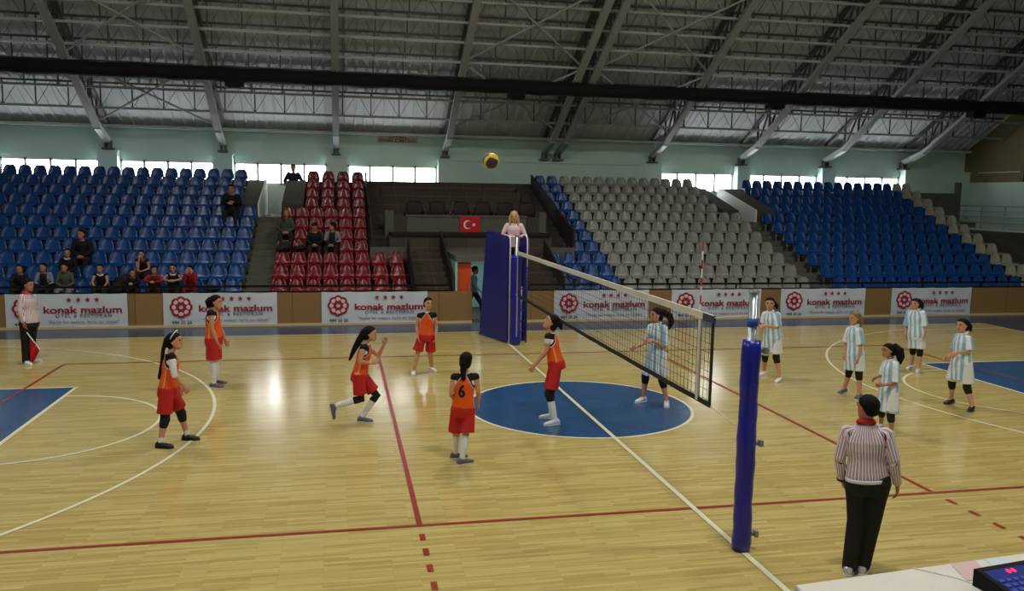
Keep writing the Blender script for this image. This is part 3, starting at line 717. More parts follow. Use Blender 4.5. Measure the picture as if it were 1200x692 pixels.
t = empty('scoreboard_console', (.43, -8.04, .782), 'black scoreboard control console with blue panel and red digits', 'console'); t.rotation_euler = (0, 0, math.atan2(.06, .46))
g = Geo(); g.prism([(0, 0), (0, .118), (-.04, .118), (-.36, .06), (-.36, 0)], 0, 0, .62); g.build('case', M_BLACK, t)
nn = np.array((0, .058, .32)); nn = np.array((0, -.058, .32)); nn /= np.linalg.norm(nn)
def onp(x, s, h): return np.array((x, -.04-s*.984, .118-s*.178))+nn*h
g = Geo(); q = [onp(.03, .012, .002), onp(.6, .012, .002), onp(.6, .315, .002), onp(.03, .315, .002)]; g.add(q+[p-nn*.004 for p in q], [(0, 1, 2, 3), (7, 6, 5, 4)]); g.build('front_panel', M_LCD, t)
for i, x in enumerate((.20, .245)):
    v, f = text_geo('0', .05, .001, .003); g = Geo(); g.add([onp(x+a, .065-b, .004+c) for a, b, c in v], f); g.build('digit', M_LED, t)
for r in range(4):
    for c in range(9):
        g = Geo(); p = onp(.06+.062*c, .13+.05*r, .003); e = np.array((1., 0, 0)); b = np.cross(nn, e)
        g.add([p+e*i*.02+b*j*.014+nn*k for k in (0, .005) for i, j in ((-1, -1), (1, -1), (1, 1), (-1, 1))], [(3, 2, 1, 0), (4, 5, 6, 7), (0, 1, 5, 4), (1, 2, 6, 5), (2, 3, 7, 6), (3, 0, 4, 7)]); g.build('key', M_BLUEK, t)
# line judge's flag
t = empty('signal_flag', (-9.68, 4.5, .70), 'red signal flag on a white stick held by the line judge', 'flag')
g = Geo(); g.tube([(-.03, 0, .06), (.22, .02, -.34), (.26, .02, -.42)], .011, 8); g.build('stick', M_WTUBE, t, True)
g = Geo(); vs = []; fs = []; nx, nz = 10, 10
for j in range(nz+1):
    for i in range(nx+1):
        u, v = i/nx, j/nz
        top = np.array((.10, .0, -.19))*(1-u)+np.array((.255, .02, -.42))*u
        bot = np.array((.07, -.0, -.66))*(1-u)+np.array((.13, .03, -.67))*u
        p = top*(1-v)+bot*v; p[1] += .035*math.sin(u*9+v*2); vs.append(p)
for j in range(nz):
    for i in range(nx): a = j*(nx+1)+i; fs.append((a, a+1, a+nx+2, a+nx+1))
n = len(vs); vs = vs+[p+np.array((0, .005, 0)) for p in vs]; fs += [tuple(n+q for q in reversed(f)) for f in fs]
g.add(vs, fs); g.build('cloth', M_FLAGR, t, True)
# ------------------------------------------------------------------ people
AW = np.array((.204, .979, 0)); RT = np.array((.979, -.204, 0)); UP = np.array((0, 0, 1.))
def direc(a, pitch=0):
    a = math.radians(a); d = -math.cos(a)*AW+math.sin(a)*RT
    return d*math.cos(pitch)+UP*math.sin(pitch)
def unit(v): return v/(np.linalg.norm(v)+1e-9)
def orth(v, t): return unit(v-t*(v@t))
def hand(g, w, tip, nrm, side, s, curl=.5):
    d = unit(tip-w); n = orth(nrm, d); l = np.cross(n, d)*side   # l points to the thumb side
    P = lambda a, b, c=0: w+d*a*s+l*b*s+n*c*s
    g.loft([(P(-.01, 0), l, n, .024*s, .018*s), (P(.03, .002), l, n, .034*s, .017*s), (P(.06, 0), l, n, .040*s, .015*s), (P(.085, -.002), l, n, .038*s, .011*s)], 12)
    for b, L in ((.031, .064), (.0105, .074), (-.010, .069), (-.030, .053)):
        r = .0078*s; p0 = P(.075, b); sp = d+l*b*3.2; sp = unit(sp)
        d1 = unit(sp*math.cos(curl*.6)+n*math.sin(curl*.6)); p1 = p0+d1*(L*.5+.012)*s; d2 = unit(sp*math.cos(curl*1.6)+n*math.sin(curl*1.6)); p2 = p1+d2*L*.5*s
        g.tube([p0, p1, p2], [r*1.05, r, r*.8], 8)
    p0 = P(.022, .026); t1 = unit(d*.75+l*.62+n*.2); p1 = p0+t1*.042*s; t2 = unit(d*.9+l*.25+n*.3); p2 = p1+t2*.032*s
    g.tube([p0, p1, p2], [.0115*s, .0098*s, .0075*s], 8)
def limb(g, a, m, b, r, n=14):
    # a->m->b with radii (top, above-joint, joint, bulge, end)
    pts = [a, a*.5+m*.5, a*.12+m*.88, m, m*.7+b*.3, m*.25+b*.75, b]; g.tube(pts, [r[0], (r[0]*.55+r[1]*.45), r[1], r[1], r[2], (r[2]*.4+r[3]*.6), r[3]], n)
HEADP = [(-.5, .13, .10, .20), (-.46, .20, .18, .17), (-.38, .245, .25, .13), (-.26, .29, .315, .075), (-.1, .325, .38, .02), (.08, .345, .425, -.01), (.24, .335, .42, -.02), (.36, .27, .345, -.03), (.45, .17, .22, -.03), (.495, .07, .09, -.03)]
def person(name, base, h, J0, o):
    J = {k: np.array(v, float) for k, v in J0.items() if k != 'pony'}
    s = h/1.7; fat = o.get('fat', 1.0)
    root = empty('person', base, o['label'], 'person', o.get('group'))
    fb = direc(o['fb']) if not isinstance(o['fb'], (tuple, list)) else unit(np.array(o['fb'], float))
    fh0 = o.get('fh', o['fb']); fh = direc(fh0) if not isinstance(fh0, (tuple, list)) else unit(np.array(fh0, float))
    hm = (J['hipL']+J['hipR'])/2; sm = (J['shL']+J['shR'])/2; nk = J['neck']; hd = J['head']
    up = unit(sm-hm); fb = orth(fb, up); la = np.cross(up, fb)
    ls = orth(J['shL']-J['shR'], up); fs_ = np.cross(ls, up)
    if ls@la < 0: ls = la; fs_ = fb
    L = np.linalg.norm(sm-hm); swd = max(np.linalg.norm(J['shL']-J['shR'])/2, .125*h*.62)
    def ring(f, w, d, e=0):
        t = min(max((f-.3)/.6, 0), 1); a = orth(la*(1-t)+ls*t, up); b = np.cross(a, up)
        return (hm+up*L*f, a, b, w*s*fat+e, d*s*fat+e)
    TOR = [(-.2, .09, .085), (-.1, .145, .11), (0, .162, .118), (.15, .155, .112), (.35, .138, .1), (.5, .133, .098), (.68, .145, .106), (.84, .15, .104), (.95, .135, .088), (1.04, .085, .065)]
    body = Geo(); body.loft([ring(*r) for r in TOR], 20)
    Hh = o.get('hk', .148)*h+.004; look = o.get('look', 0)
    hu = unit(unit(hd-nk)*.5+UP*.5); fh = unit(fh*math.cos(look)+UP*math.sin(look)); hu = orth(hu if not look else UP, fh); hl = np.cross(hu, fh)
    chinb = hd-hu*Hh*.3-fh*Hh*.06
    body.tube([nk-up*.05*s, nk+(chinb-nk)*.35, chinb], [.058*s, .05*s, .048*s], 14)
    body.loft([(hd+hu*a*Hh+fh*c*Hh, hl, fh, b*Hh, d*Hh) for a, b, d, c in HEADP], 20)
    HP = lambda x, y, z: hd+hl*x*Hh+fh*y*Hh+hu*z*Hh
    body.loft([(HP(0, .37, .06), hl, hu, .03*Hh, .03*Hh), (HP(0, .42, -.02), hl, hu, .045*Hh, .05*Hh), (HP(0, .45, -.1), hl, hu, .065*Hh, .05*Hh), (HP(0, .40, -.15), hl, hu, .05*Hh, .03*Hh)], 10)
    for sd in (-1, 1): body.ell(HP(sd*.335, -.04, -.03), (fh, hl, hu), (.07*Hh, .035*Hh, .115*Hh), 10, 6)
    for sd, sg in (('L', 1), ('R', -1)):
        sh, el, wr, ha = J['sh'+sd], J['el'+sd], J['wr'+sd], J['ha'+sd]
        body.tube([sm*.5+sh*.5, sh], [.05*s, .042*s], 12); limb(body, sh, el, wr, (.05*s*fat, .036*s, .037*s*fat, .025*s))
        inw = unit(hm+up*L*.4-wr); nn = o.get('palm'+sd); nn = unit(np.array(nn, float)) if nn else unit(inw*.8+fb*.2)
        hand(body, wr, ha, nn, sg, s, o.get('curl', .55))
        hp, kn, an = J['hip'+sd], J['kn'+sd], J['an'+sd]
        limb(body, hp, kn, an, (.086*s*fat, .056*s, .054*s*fat, .034*s), 16)
        to = J['to'+sd]; body.tube([an, an*.6+to*.4], [.034*s, .022*s], 12)
    me = voxel(body, 'body', o.get('skin', M_SKIN), o.get('vox', .0068), 2); link('body', me, root)
    # face
    for sd in (-1, 1):
        g = Geo(); g.ell(HP(sd*.155, .372, .03), (hl, fh, hu), (.062*Hh, .034*Hh, .034*Hh), 10, 6); g.build('eye', M_EYE, root, True)
        g = Geo(); g.ell(HP(sd*.155, .385, .105), (hl, fh, hu), (.085*Hh, .034*Hh, .02*Hh), 10, 6); g.build('eyebrow', o.get('hair', M_HAIR), root, True)
    g = Geo(); g.ell(HP(0, .382, -.275), (hl, fh, hu), (.1*Hh, .03*Hh, .026*Hh), 10, 6); g.build('mouth', M_LIP, root, True)
    # hair
    g = Geo(); hs = o.get('hairstyle', 'tied')
    low = [(-.4, .25, .17, -.24), (-.26, .345, .28, -.19), (-.1, .365, .32, -.14)] if hs != 'short' else [(-.3, .2, .1, -.27), (-.2, .3, .17, -.25), (-.06, .35, .25, -.19)]
    g.loft([(HP(0, c, a), hl, fh, b*Hh, d*Hh) for a, b, d, c in low+[(.08, .378, .395, -.1), (.2, .378, .435, -.07), (.3, .35, .425, -.052), (.4, .28, .35, -.047), (.47, .195, .25, -.047), (.525, .09, .12, -.047)]], 20)
    if 'pony' in J0:
        pp = J0['pony']; g.tube([HP(0, -.3, .1)]+[np.array(p[:3]) for p in pp], [pp[0][3]*.9]+[p[3] for p in pp], 12)
    if hs == 'long':
        for sd in (-1, 1):
            for dy in (-.22, .02): g.tube([HP(sd*.25, dy, .25), HP(sd*.36, dy, -.1), HP(sd*.38, dy+.04, -.6), HP(sd*.36, dy+.16, -1.25)], [.1*Hh, .12*Hh, .14*Hh, .06*Hh], 10)
        g.tube([HP(0, -.3, .1), HP(0, -.34, -.3), HP(0, -.3, -1.1)], [.2*Hh, .26*Hh, .12*Hh], 12)
    link('hair', voxel(g, 'hair', o.get('hair', M_HAIR), .009, 1), root)
    if hs == 'band':
        g = Geo(); g.torus(HP(0, -.02, .3), hl, unit(fh*.6+hu*.8), .37*Hh, .40*Hh, .028*Hh, 24, 8); g.build('hair_band', M_WHITEC, root, True)
    # upper garment
    top = o['top']; e = {'jersey': .012, 'shirt': .024, 'long': .02, 'coat': .032}[top]
    g = Geo(); km = (J['knL']+J['knR'])/2
    lo = {'jersey': -.1, 'shirt': 0, 'long': -.06, 'coat': -.16}[top]
    rs = [ring(f, w, d, e*(1.2 if f < .5 else 1)) for f, w, d in TOR if f >= lo and f < 1.0]
    if top == 'jersey': rs = [ring(-.12, .16, .118, e)]+rs
    if o.get('belt'): rs = [r for r, q in zip(rs, [q for q in TOR if q[0] >= lo and q[0] < 1.0]) if q[0] > .1]; rs = [ring(.09, .154, .112, e)]+rs
    elif top in ('long', 'coat'): rs = [ring(lo, .155, .116, e)]+rs
    if top == 'shirt':
        hem = o.get('hem', .78); kd = J['knL']-J['knR']
        for u in (hem, hem*.6, hem*.25):
            c = hm*(1-u)+km*u; wv = abs(kd@la)*.5*u+.10*s; dv = abs(kd@fb)*.5*u+.09*s
            rs.insert(0 if u == hem else (1 if u == hem*.6 else 2), (c, la, fb, max(wv, .155*s)+.03, max(dv, .118*s)+.03))
    rs.append((nk-up*.02*s, ls, fs_, .075*s+e*.5, .066*s+e*.5))
    g.loft(rs, 24)
    ss = {'jersey': .14, 'shirt': .92, 'long': 2, 'coat': 2}[top]
    for sd in 'LR':
        sh, el, wr = J['sh'+sd], J['el'+sd], J['wr'+sd]
        if ss <= 1:
            q = sh+(el-sh)*ss
            rr = (.062*s*fat, .06*s*fat) if top == 'jersey' else (.07*s, .082*s)
            g.tube([sm*.45+sh*.55, sh, q], [.065*s, rr[0], rr[1]], 16, False); k = (.064 if top == 'jersey' else .07)*s*fat; g.ell(sh*.97+sm*.03, (ls, fs_, up), (k, k, k), 16, 10)
        else:
            c = wr+(el-wr)*.02; k = 1.25 if top == 'coat' else 1; e2 = .066*s*k; g.ell(sh*.96+sm*.04, (ls, fs_, up), (e2, e2, e2), 16, 10)
            g.tube([sm*.45+sh*.55, sh, sh*.5+el*.5, el, el*.45+wr*.55, c], [.066*s*k, .066*s*k, .058*s*k, .052*s*k, .044*s*k, .038*s*k], 16, False)
    if o.get('hood'): g.torus(nk-up*.0+(-fb)*.03, ls, fs_, .085*s, .085*s, .035*s)
    me = voxel(g, top, M_CLOTH, o.get('cvox', .008), 1)
    v = verts_of(me); rel = v-hm; lt = rel@la; ft = rel@fb; ht = rel@up
    c1 = np.array(lin(o.get('c1', (20, 20, 24)))); c2 = np.array(lin(o.get('c2', (235, 235, 238)))); C = np.tile(c1, (len(v), 1))
    if o.get('pat') == 'orange':
        bl = np.array(lin((24, 20, 24))); wh = np.array(lin((236, 232, 228)))
        l2 = rel@ls; a2 = np.abs(l2)
        dn = np.linalg.norm(v-nk, axis=1)
        lim = L*(1.0-3.2*(a2/s-.06)); C[ht > lim-.014*s] = wh; C[ht > lim] = bl
        C[dn < .082*s] = wh
        C[(np.abs(ft) < .010*s) & (ht < L*.66) & (ht > -.02)] = np.array(lin((240, 160, 120)))
        for sd in 'LR':
            q = J['sh'+sd]+(J['el'+sd]-J['sh'+sd])*.2; dd = (v-q)@unit(J['el'+sd]-J['sh'+sd]); C[(dd > -.006*s) & (np.linalg.norm(v-q, axis=1) < .09*s)] = wh
    elif o.get('pat') == 'stripes':
        ph = np.arctan2(lt, ft)*.155*s/1.0; per = .098
        C[((ph/per+.25) % 1) > .5] = c2
        dn = np.linalg.norm(v-nk, axis=1); C[dn < .08*s] = np.array(lin((238, 240, 242)))
    elif o.get('pat') == 'yoke':
        C[(np.abs(lt) > .1*s) & (ht > L*.5)] = c2
    elif o.get('pat') == 'trim':
        dn = np.linalg.norm(v-nk, axis=1); C[dn < .1*s] = c2
    set_col(me, C)
    mt = M_CLOTH
    if o.get('pat') == 'ref':
        U = np.arctan2(lt, -ft)*.16*s
        for sd in 'LR':
            for p, q in ((J['sh'+sd], J['el'+sd]), (J['el'+sd], J['wr'+sd])):
                d = unit(q-p); w = v-p; tt = w@d; rad = w-np.outer(tt, d); a = orth(fb, d); b = np.cross(d, a)
                inside = (np.linalg.norm(rad, axis=1) < .085*s) & (tt > .04*s) & (tt < np.linalg.norm(q-p)+.03*s) & (np.abs(rel@ls) > .165*s)
                U = np.where(inside, np.arctan2(rad@b, -(rad@a))*.06*s, U)
        set_u(me, U/.03); mt = M_STRIPE; me.materials[0] = mt
    link({'jersey': 'jersey', 'shirt': 'shirt', 'long': 'long_sleeved_shirt', 'coat': 'jacket'}[top], me, root)
    if o.get('number'):
        bv = BVHTree.FromPolygons([Vector(p) for p in v], [tuple(p.vertices) for p in me.polygons])
        tv, tf = text_geo(o['number'], .27*s*1.0, 0, .006); tv[:, 0] -= (tv[:, 0].max()+tv[:, 0].min())/2
        zz = L*.42; P2 = []
        tv[:, 0] *= .82
        for a, b, _ in tv:
            p = hm+up*(zz+b)-la*a
            hit = bv.ray_cast(Vector(p-fb*.6), Vector(fb)); q = np.array(hit[0])-fb*.005 if hit[0] is not None else p-fb*.15; P2.append(q)
        g = Geo(); g.add(P2, tf); g.build('jersey_number', M_BLACKC, root)
    if o.get('collar'):
        g = Geo(); g.torus(nk+up*.012*s, ls, unit(fs_-up*.35), .062*s, .06*s, .017*s, 24, 8); g.torus(nk+up*.0*s, ls, unit(fs_-up*.3), .072*s, .07*s, .016*s, 24, 8)
        g.build('collar', o['collar'], root, True)
    if o.get('undersleeve'):
        for sd in 'LR':
            sh, el = J['sh'+sd], J['el'+sd]; g = Geo(); g.tube([sh*.8+el*.2, sh*.4+el*.6, sh+(el-sh)*o['undersleeve']], [.055*s, .05*s, .043*s], 14); g.build('white_sleeve', M_WHITEC, root, True)
    # lower garment
    bot = o['bottom']; bm_ = o.get('bm', M_REDS)
    g = Geo(); g.loft([ring(-.22, .14, .12, .018), ring(-.1, .158, .122, .018), ring(0, .168, .124, .016), ring(.1, .162, .118, .014)], 22)
    for sd in 'LR':
        hp, kn, an = J['hip'+sd], J['kn'+sd], J['an'+sd]
        if bot == 'shorts':
            q = hp+(kn-hp)*o.get('slen', .86); qo = unit(la*(1 if sd == 'L' else -1))*.012*s
            g.tube([hp+UP*.02, hp*.5+kn*.5+qo, q+qo], [.1*s*fat, .108*s*fat, .114*s*fat*o.get('flare', 1)], 20, False)
        else:
            k = o.get('tw', 1.0); q = an+UP*-.015*s
            g.tube([hp, hp*.5+kn*.5, kn, kn*.5+an*.5, q], [.098*s*fat*k, .086*s*k, .074*s*k, .066*s*k, .058*s*k], 16)
    me = voxel(g, bot, bm_, .009, 1); link(bot, me, root)
    if o.get('belt'):
        g = Geo(); r = ring(.035, .162, .118, .024); r2 = ring(.105, .158, .116, .025); g.loft([r, r2], 24); g.build('white_waistband', M_WHITEC, root, True)
    # legs and feet
    if o.get('pads'):
        for sd in 'LR':
            hp, kn, an = J['hip'+sd], J['kn'+sd], J['an'+sd]; g = Geo(); g.tube([kn+unit(hp-kn)*.095*s, kn+fb*.008, kn+unit(an-kn)*.095*s], [.068*s, .074*s, .064*s], 16); g.build('knee_pad', M_BLACKC, root, True)
    if o.get('socks'):
        for sd in 'LR':
            kn, an = J['kn'+sd], J['an'+sd]; k = o['socks']; p = an+(kn-an)*k; g = Geo()
            g.tube([p, an+(kn-an)*k*.6, an+(kn-an)*k*.2, an-UP*.02*s], [(.059 if k > .6 else .042)*s*fat, (.056 if k > .6 else .04)*s*fat, .042*s, .042*s], 14); g.build('sock', M_WHITEC, root, True)
    for sd in 'LR':
        he, to, an = J['he'+sd], J['to'+sd], J['an'+sd]; d = unit(to-he); l = unit(np.cross(UP, d)) if abs(d[2]) < .8 else la; u = np.cross(d, l)
        fl = .155*h*1.06; he2 = (he+to)/2-d*fl/2; g = Geo(); R = []
        for tt, w, hh in ((0, .022, .04), (.03, .034, .06), (.13, .042, .088), (.28, .044, .098), (.42, .045, .078), (.6, .049, .056), (.8, .048, .046), (.93, .037, .036), (1, .016, .02)):
            R.append((he2+d*fl*tt+u*(hh*s*.5+.012*s), l, u, w*s, hh*s*.5+.002))
        g.loft(R, 16, .8); sho = g.build('shoe', o.get('shoe', M_WHSH), root, True)
        if o.get('vox', .0068) < .0075:
            g = Geo(); R = [(he2+d*fl*tt+u*.008*s, l, u, w*s, .008*s) for tt, w in ((-.01, .024), (.05, .04), (.3, .046), (.62, .052), (.85, .049), (1.01, .02))]; g.loft(R, 14, .7); g.build('sole', o.get('sole', M_WHITEC), sho, True)
    if o.get('watch'):
        g = Geo(); wr, el = J['wrL'], J['elL']; p = wr+(el-wr)*.06; d = unit(el-wr); a = orth(UP+la*.3, d); g.torus(p, a, np.cross(d, a), .036*s, .036*s, .012*s, 16, 8); g.build('wrist_watch', M_BLACK, root, True)
    return root
# joints in metres from the figure's ground point: head, neck, then left and right shoulder, elbow, wrist, hand, hip, knee, ankle, heel, toe; last the points of tied hair with their radius
FIG = {
'A': ((-5.92, -1.196, 0), 1.5, [(0, 0, 1.392), (-0.054, -0.01, 1.253), (-0.067, 0.13, 1.168), (-0.02, -0.146, 1.215), (-0.04, 0.196, 0.889), (0.021, -0.199, 0.973), (0.016, 0.176, 0.729), (0.123, -0.14, 0.807), (0.027, 0.158, 0.651), (0.156, -0.113, 0.738), (-0.096, 0.063, 0.735), (-0.099, -0.1, 0.769), (0.025, 0.124, 0.387), (-0.133, -0.122, 0.378), (0.088, 0.174, 0.075), (-0.189, -0.144, 0.075), (0.029, 0.191, 0), (-0.247, -0.126, 0), (0.248, 0.129, 0), (-0.03, -0.194, 0)], [(-0.096, -0.018, 1.429, 0.035), (-0.14, -0.026, 1.292, 0.026), (-0.162, -0.03, 1.122, 0.022), (-0.192, -0.036, 0.917, 0.03)]),
'B': ((-5.856, 2.219, 0), 1.58, [(-0.008, -0.001, 1.476), (-0.058, -0.008, 1.346), (-0.063, 0.133, 1.268), (-0.076, -0.162, 1.305), (0.036, 0.207, 0.962), (-0.051, -0.209, 1.025), (0.104, 0.186, 0.779), (0.021, -0.149, 0.775), (0.131, 0.17, 0.71), (0.049, -0.124, 0.686), (-0.057, 0.083, 0.814), (-0.068, -0.1, 0.846), (-0.071, 0.113, 0.426), (-0.061, -0.11, 0.457), (-0.04, 0.157, 0.079), (-0.064, -0.119, 0.079), (-0.101, 0.179, 0), (-0.125, -0.098, 0), (0.124, 0.097, 0), (0.102, -0.178, 0)], [(-0.11, -0.015, 1.514, 0.055), (-0.142, -0.02, 1.479, 0.05), (-0.138, -0.019, 1.404, 0.03)]),
'C': ((-3.427, -0.47, 0), 1.47, [(0.075, -0.002, 1.327), (0.004, -0, 1.199), (0.033, 0.129, 1.108), (-0.015, -0.14, 1.148), (0.207, 0.174, 0.96), (-0.086, -0.198, 0.952), (0.282, 0.142, 1.135), (0.08, -0.142, 0.914), (0.318, 0.131, 1.227), (0.163, -0.125, 0.932), (-0.061, 0.092, 0.691), (-0.1, -0.087, 0.73), (0.163, 0.075, 0.383), (-0.069, -0.078, 0.376), (-0.049, 0.016, 0.073), (-0.455, -0.067, 0.273), (-0.106, 0.035, 0), (-0.515, -0.067, 0.283), (0.106, -0.035, 0), (-0.475, -0.066, 0.104)], [(0.005, -0, 1.371, 0.055), (-0.088, 0.003, 1.219, 0.05), (-0.151, 0.004, 1.104, 0.042), (-0.221, 0.006, 0.946, 0.02)]),
'D': ((-2.242, 2.845, 0), 1.45, [(0.088, -0.009, 1.333), (0.064, -0.006, 1.191), (0.206, -0.02, 1.108), (-0.071, 0.027, 1.097), (0.244, 0.006, 0.888), (-0.124, 0.052, 0.887), (0.223, -0.072, 0.72), (-0.105, -0.05, 0.714), (0.21, -0.101, 0.634), (-0.092, -0.081, 0.631), (0.126, -0.013, 0.705), (-0.018, 0.002, 0.706), (0.14, 0.095, 0.344), (-0.113, -0.008, 0.364), (0.179, 0.172, 0.072), (-0.187, -0.075, 0.072), (0.159, 0.228, 0), (-0.176, -0.017, 0), (0.233, 0.021, 0), (-0.216, -0.233, 0)], []),
'E': ((-2.27, -2.489, 0), 1.42, [(0.037, -0.006, 1.303), (0.019, -0.003, 1.164), (-0.105, 0.036, 1.083), (0.154, -0.043, 1.098), (-0.148, 0.002, 0.883), (0.188, -0.068, 0.907), (-0.089, 0.215, 0.757), (0.209, 0.05, 0.731), (-0.063, 0.292, 0.751), (0.222, 0.088, 0.654), (-0.066, 0.01, 0.679), (0.074, -0.011, 0.68), (-0.065, 0.066, 0.329), (0.027, -0.073, 0.352), (-0.073, 0.12, 0.071), (-0.023, -0.137, 0.071), (-0.131, 0.12, 0), (-0.078, -0.156, 0), (0.084, 0.121, 0), (0.125, -0.085, 0)], [(0.001, -0.081, 1.281, 0.05), (-0.012, -0.079, 1.181, 0.04), (-0.007, -0.08, 1.085, 0.03)]),
'F': ((-0.702, -0.851, 0), 1.6, [(-0.006, 0.001, 1.513), (-0.013, 0.003, 1.369), (-0.081, -0.113, 1.317), (0.032, 0.126, 1.286), (-0.108, -0.127, 1.127), (-0.026, 0.151, 1.062), (-0.26, -0.056, 0.883), (-0.194, 0.174, 0.851), (-0.328, -0.018, 0.785), (-0.273, 0.174, 0.768), (0.046, -0.095, 0.917), (0.098, 0.057, 0.885), (-0.044, -0.109, 0.458), (0.034, 0.126, 0.416), (0.04, -0.169, 0.08), (0.068, 0.17, 0.08), (0.103, -0.151, 0), (0.132, 0.154, 0), (-0.131, -0.216, 0), (-0.104, 0.213, 0)], [(0.063, -0.016, 1.537, 0.05), (0.123, -0.032, 1.483, 0.045), (0.134, -0.035, 1.428, 0.025)]),
'G': ((1.261, -0.055, 0), 1.58, [(-0.005, 0.002, 1.485), (0.01, -0.004, 1.347), (0.084, -0.12, 1.282), (-0.042, 0.124, 1.263), (0.1, -0.169, 0.98), (-0.072, 0.136, 1.036), (-0.137, -0.204, 1.096), (-0.287, 0.114, 0.937), (-0.226, -0.2, 1.086), (-0.372, 0.116, 0.908), (0.066, -0.091, 0.834), (-0.023, 0.074, 0.802), (0.114, -0.07, 0.411), (-0.093, 0.152, 0.439), (0.182, -0.111, 0.079), (-0.113, 0.188, 0.079), (0.207, -0.051, 0), (-0.056, 0.22, 0), (0.116, -0.273, 0), (-0.267, 0.103, 0)], [(0.08, -0.032, 1.55, 0.05), (0.189, -0.075, 1.473, 0.06), (0.221, -0.088, 1.386, 0.055), (0.188, -0.075, 1.279, 0.03)]),
'H': ((4.21, 1.492, 0), 1.54, [(-0.07, 0.04, 1.436), (-0.059, 0.033, 1.285), (0.035, -0.066, 1.231), (-0.111, 0.131, 1.216), (0.041, -0.092, 0.994), (-0.115, 0.157, 1.042), (-0.218, -0.13, 1.037), (-0.21, 0.004, 0.994), (-0.311, -0.112, 1.036), (-0.261, -0.037, 0.973), (0.043, -0.059, 0.784), (-0.049, 0.063, 0.762), (0.035, -0.117, 0.435), (-0.011, 0.212, 0.401), (0.05, -0.255, 0.077), (0.037, 0.318, 0.077), (0.099, -0.214, 0), (0.09, 0.352, 0), (-0.082, -0.364, 0), (-0.107, 0.226, 0)], [(0.021, 0.046, 1.443, 0.045), (0.063, 0.022, 1.39, 0.04), (0.072, 0.017, 1.342, 0.02)]),
'I': ((4.921, 0.023, 0), 1.48, [(-0.008, 0.005, 1.371), (-0.001, 0.001, 1.237), (0.02, -0.111, 1.167), (-0.008, 0.126, 1.15), (0.03, -0.166, 0.914), (-0.025, 0.187, 0.904), (-0.014, -0.185, 0.713), (-0.06, 0.138, 0.711), (-0.038, -0.192, 0.628), (-0.081, 0.116, 0.63), (0.053, -0.097, 0.752), (0.01, 0.054, 0.733), (0.068, -0.118, 0.418), (0.048, 0.13, 0.412), (0.057, -0.171, 0.074), (0.03, 0.224, 0.074), (0.104, -0.132, 0), (0.085, 0.249, 0), (-0.069, -0.276, 0), (-0.12, 0.158, 0)], [(0.054, -0.037, 1.415, 0.04), (0.083, -0.057, 1.34, 0.035), (0.085, -0.058, 1.237, 0.02)]),
'J': ((4.063, -2.113, 0), 1.36, [(-0.02, 0.015, 1.22), (0.016, -0.012, 1.089), (0.01, -0.132, 1.04), (0.027, 0.105, 1.011), (-0.006, -0.17, 0.766), (0.022, 0.158, 0.821), (-0.187, -0.16, 0.75), (-0.113, 0.109, 0.805), (-0.272, -0.135, 0.738), (-0.183, 0.111, 0.76), (0.023, -0.091, 0.645), (0.013, 0.054, 0.622), (-0, -0.121, 0.289), (0.041, 0.142, 0.29), (-0.01, -0.171, 0.068), (0.093, 0.216, 0.068), (0.036, -0.14, 0), (0.144, 0.238, 0), (-0.134, -0.256, 0), (-0.046, 0.158, 0)], [(0.045, -0.033, 1.282, 0.06), (0.099, -0.073, 1.229, 0.065), (0.115, -0.086, 1.137, 0.06), (0.113, -0.084, 1.054, 0.03)]),
'K': ((7.546, 1.809, 0), 1.48, [(-0.051, 0.04, 1.351), (-0.038, 0.029, 1.232), (0.05, -0.077, 1.178), (-0.104, 0.144, 1.159), (0.094, -0.112, 0.9), (-0.12, 0.17, 0.87), (0.057, -0.146, 0.739), (-0.156, 0.122, 0.724), (0.029, -0.162, 0.648), (-0.169, 0.094, 0.639), (0.035, -0.058, 0.749), (-0.045, 0.065, 0.727), (0.057, -0.061, 0.409), (0.035, 0.12, 0.418), (0.009, -0.118, 0.074), (0.076, 0.175, 0.074), (0.054, -0.077, 0), (0.132, 0.199, 0), (-0.112, -0.229, 0), (-0.074, 0.108, 0)], [(0, -0, 1.419, 0.05), (0.04, -0.031, 1.357, 0.045), (0.052, -0.041, 1.272, 0.025)]),
'L': ((6.289, -0.975, 0), 1.5, [(-0.045, 0.039, 1.375), (-0.027, 0.023, 1.242), (-0.015, -0.093, 1.168), (-0.019, 0.148, 1.159), (-0.023, -0.138, 0.975), (-0.037, 0.19, 0.935), (-0.235, -0.114, 0.949), (-0.142, 0.175, 0.816), (-0.297, -0.088, 0.881), (-0.205, 0.19, 0.766), (0.003, -0.069, 0.751), (-0.049, 0.107, 0.728), (0.03, -0.093, 0.366), (-0.011, 0.204, 0.381), (0.049, -0.213, 0.075), (0.044, 0.26, 0.075), (0.098, -0.176, 0), (0.103, 0.277, 0), (-0.085, -0.312, 0), (-0.116, 0.212, 0)], [(-0.001, 0.001, 1.423, 0.05), (0.037, -0.032, 1.356, 0.045), (0.051, -0.044, 1.297, 0.02)]),
'R': ((0.856, -6.193, 0), 1.68, [(-0.003, 0.002, 1.537), (-0.007, 0.005, 1.4), (-0.134, 0.096, 1.29), (0.135, -0.096, 1.308), (-0.186, 0.096, 1.047), (0.175, -0.162, 1.094), (-0.117, 0.145, 0.82), (0.26, -0.124, 0.848), (-0.074, 0.151, 0.715), (0.28, -0.114, 0.726), (-0.036, 0.026, 0.844), (0.099, -0.071, 0.864), (-0.049, -0.012, 0.482), (0.076, -0.057, 0.497), (-0.11, -0.039, 0.084), (0.027, -0.044, 0.084), (-0.159, -0.087, 0), (-0.023, -0.092, 0), (0.023, 0.092, 0), (0.16, 0.086, 0)], []),
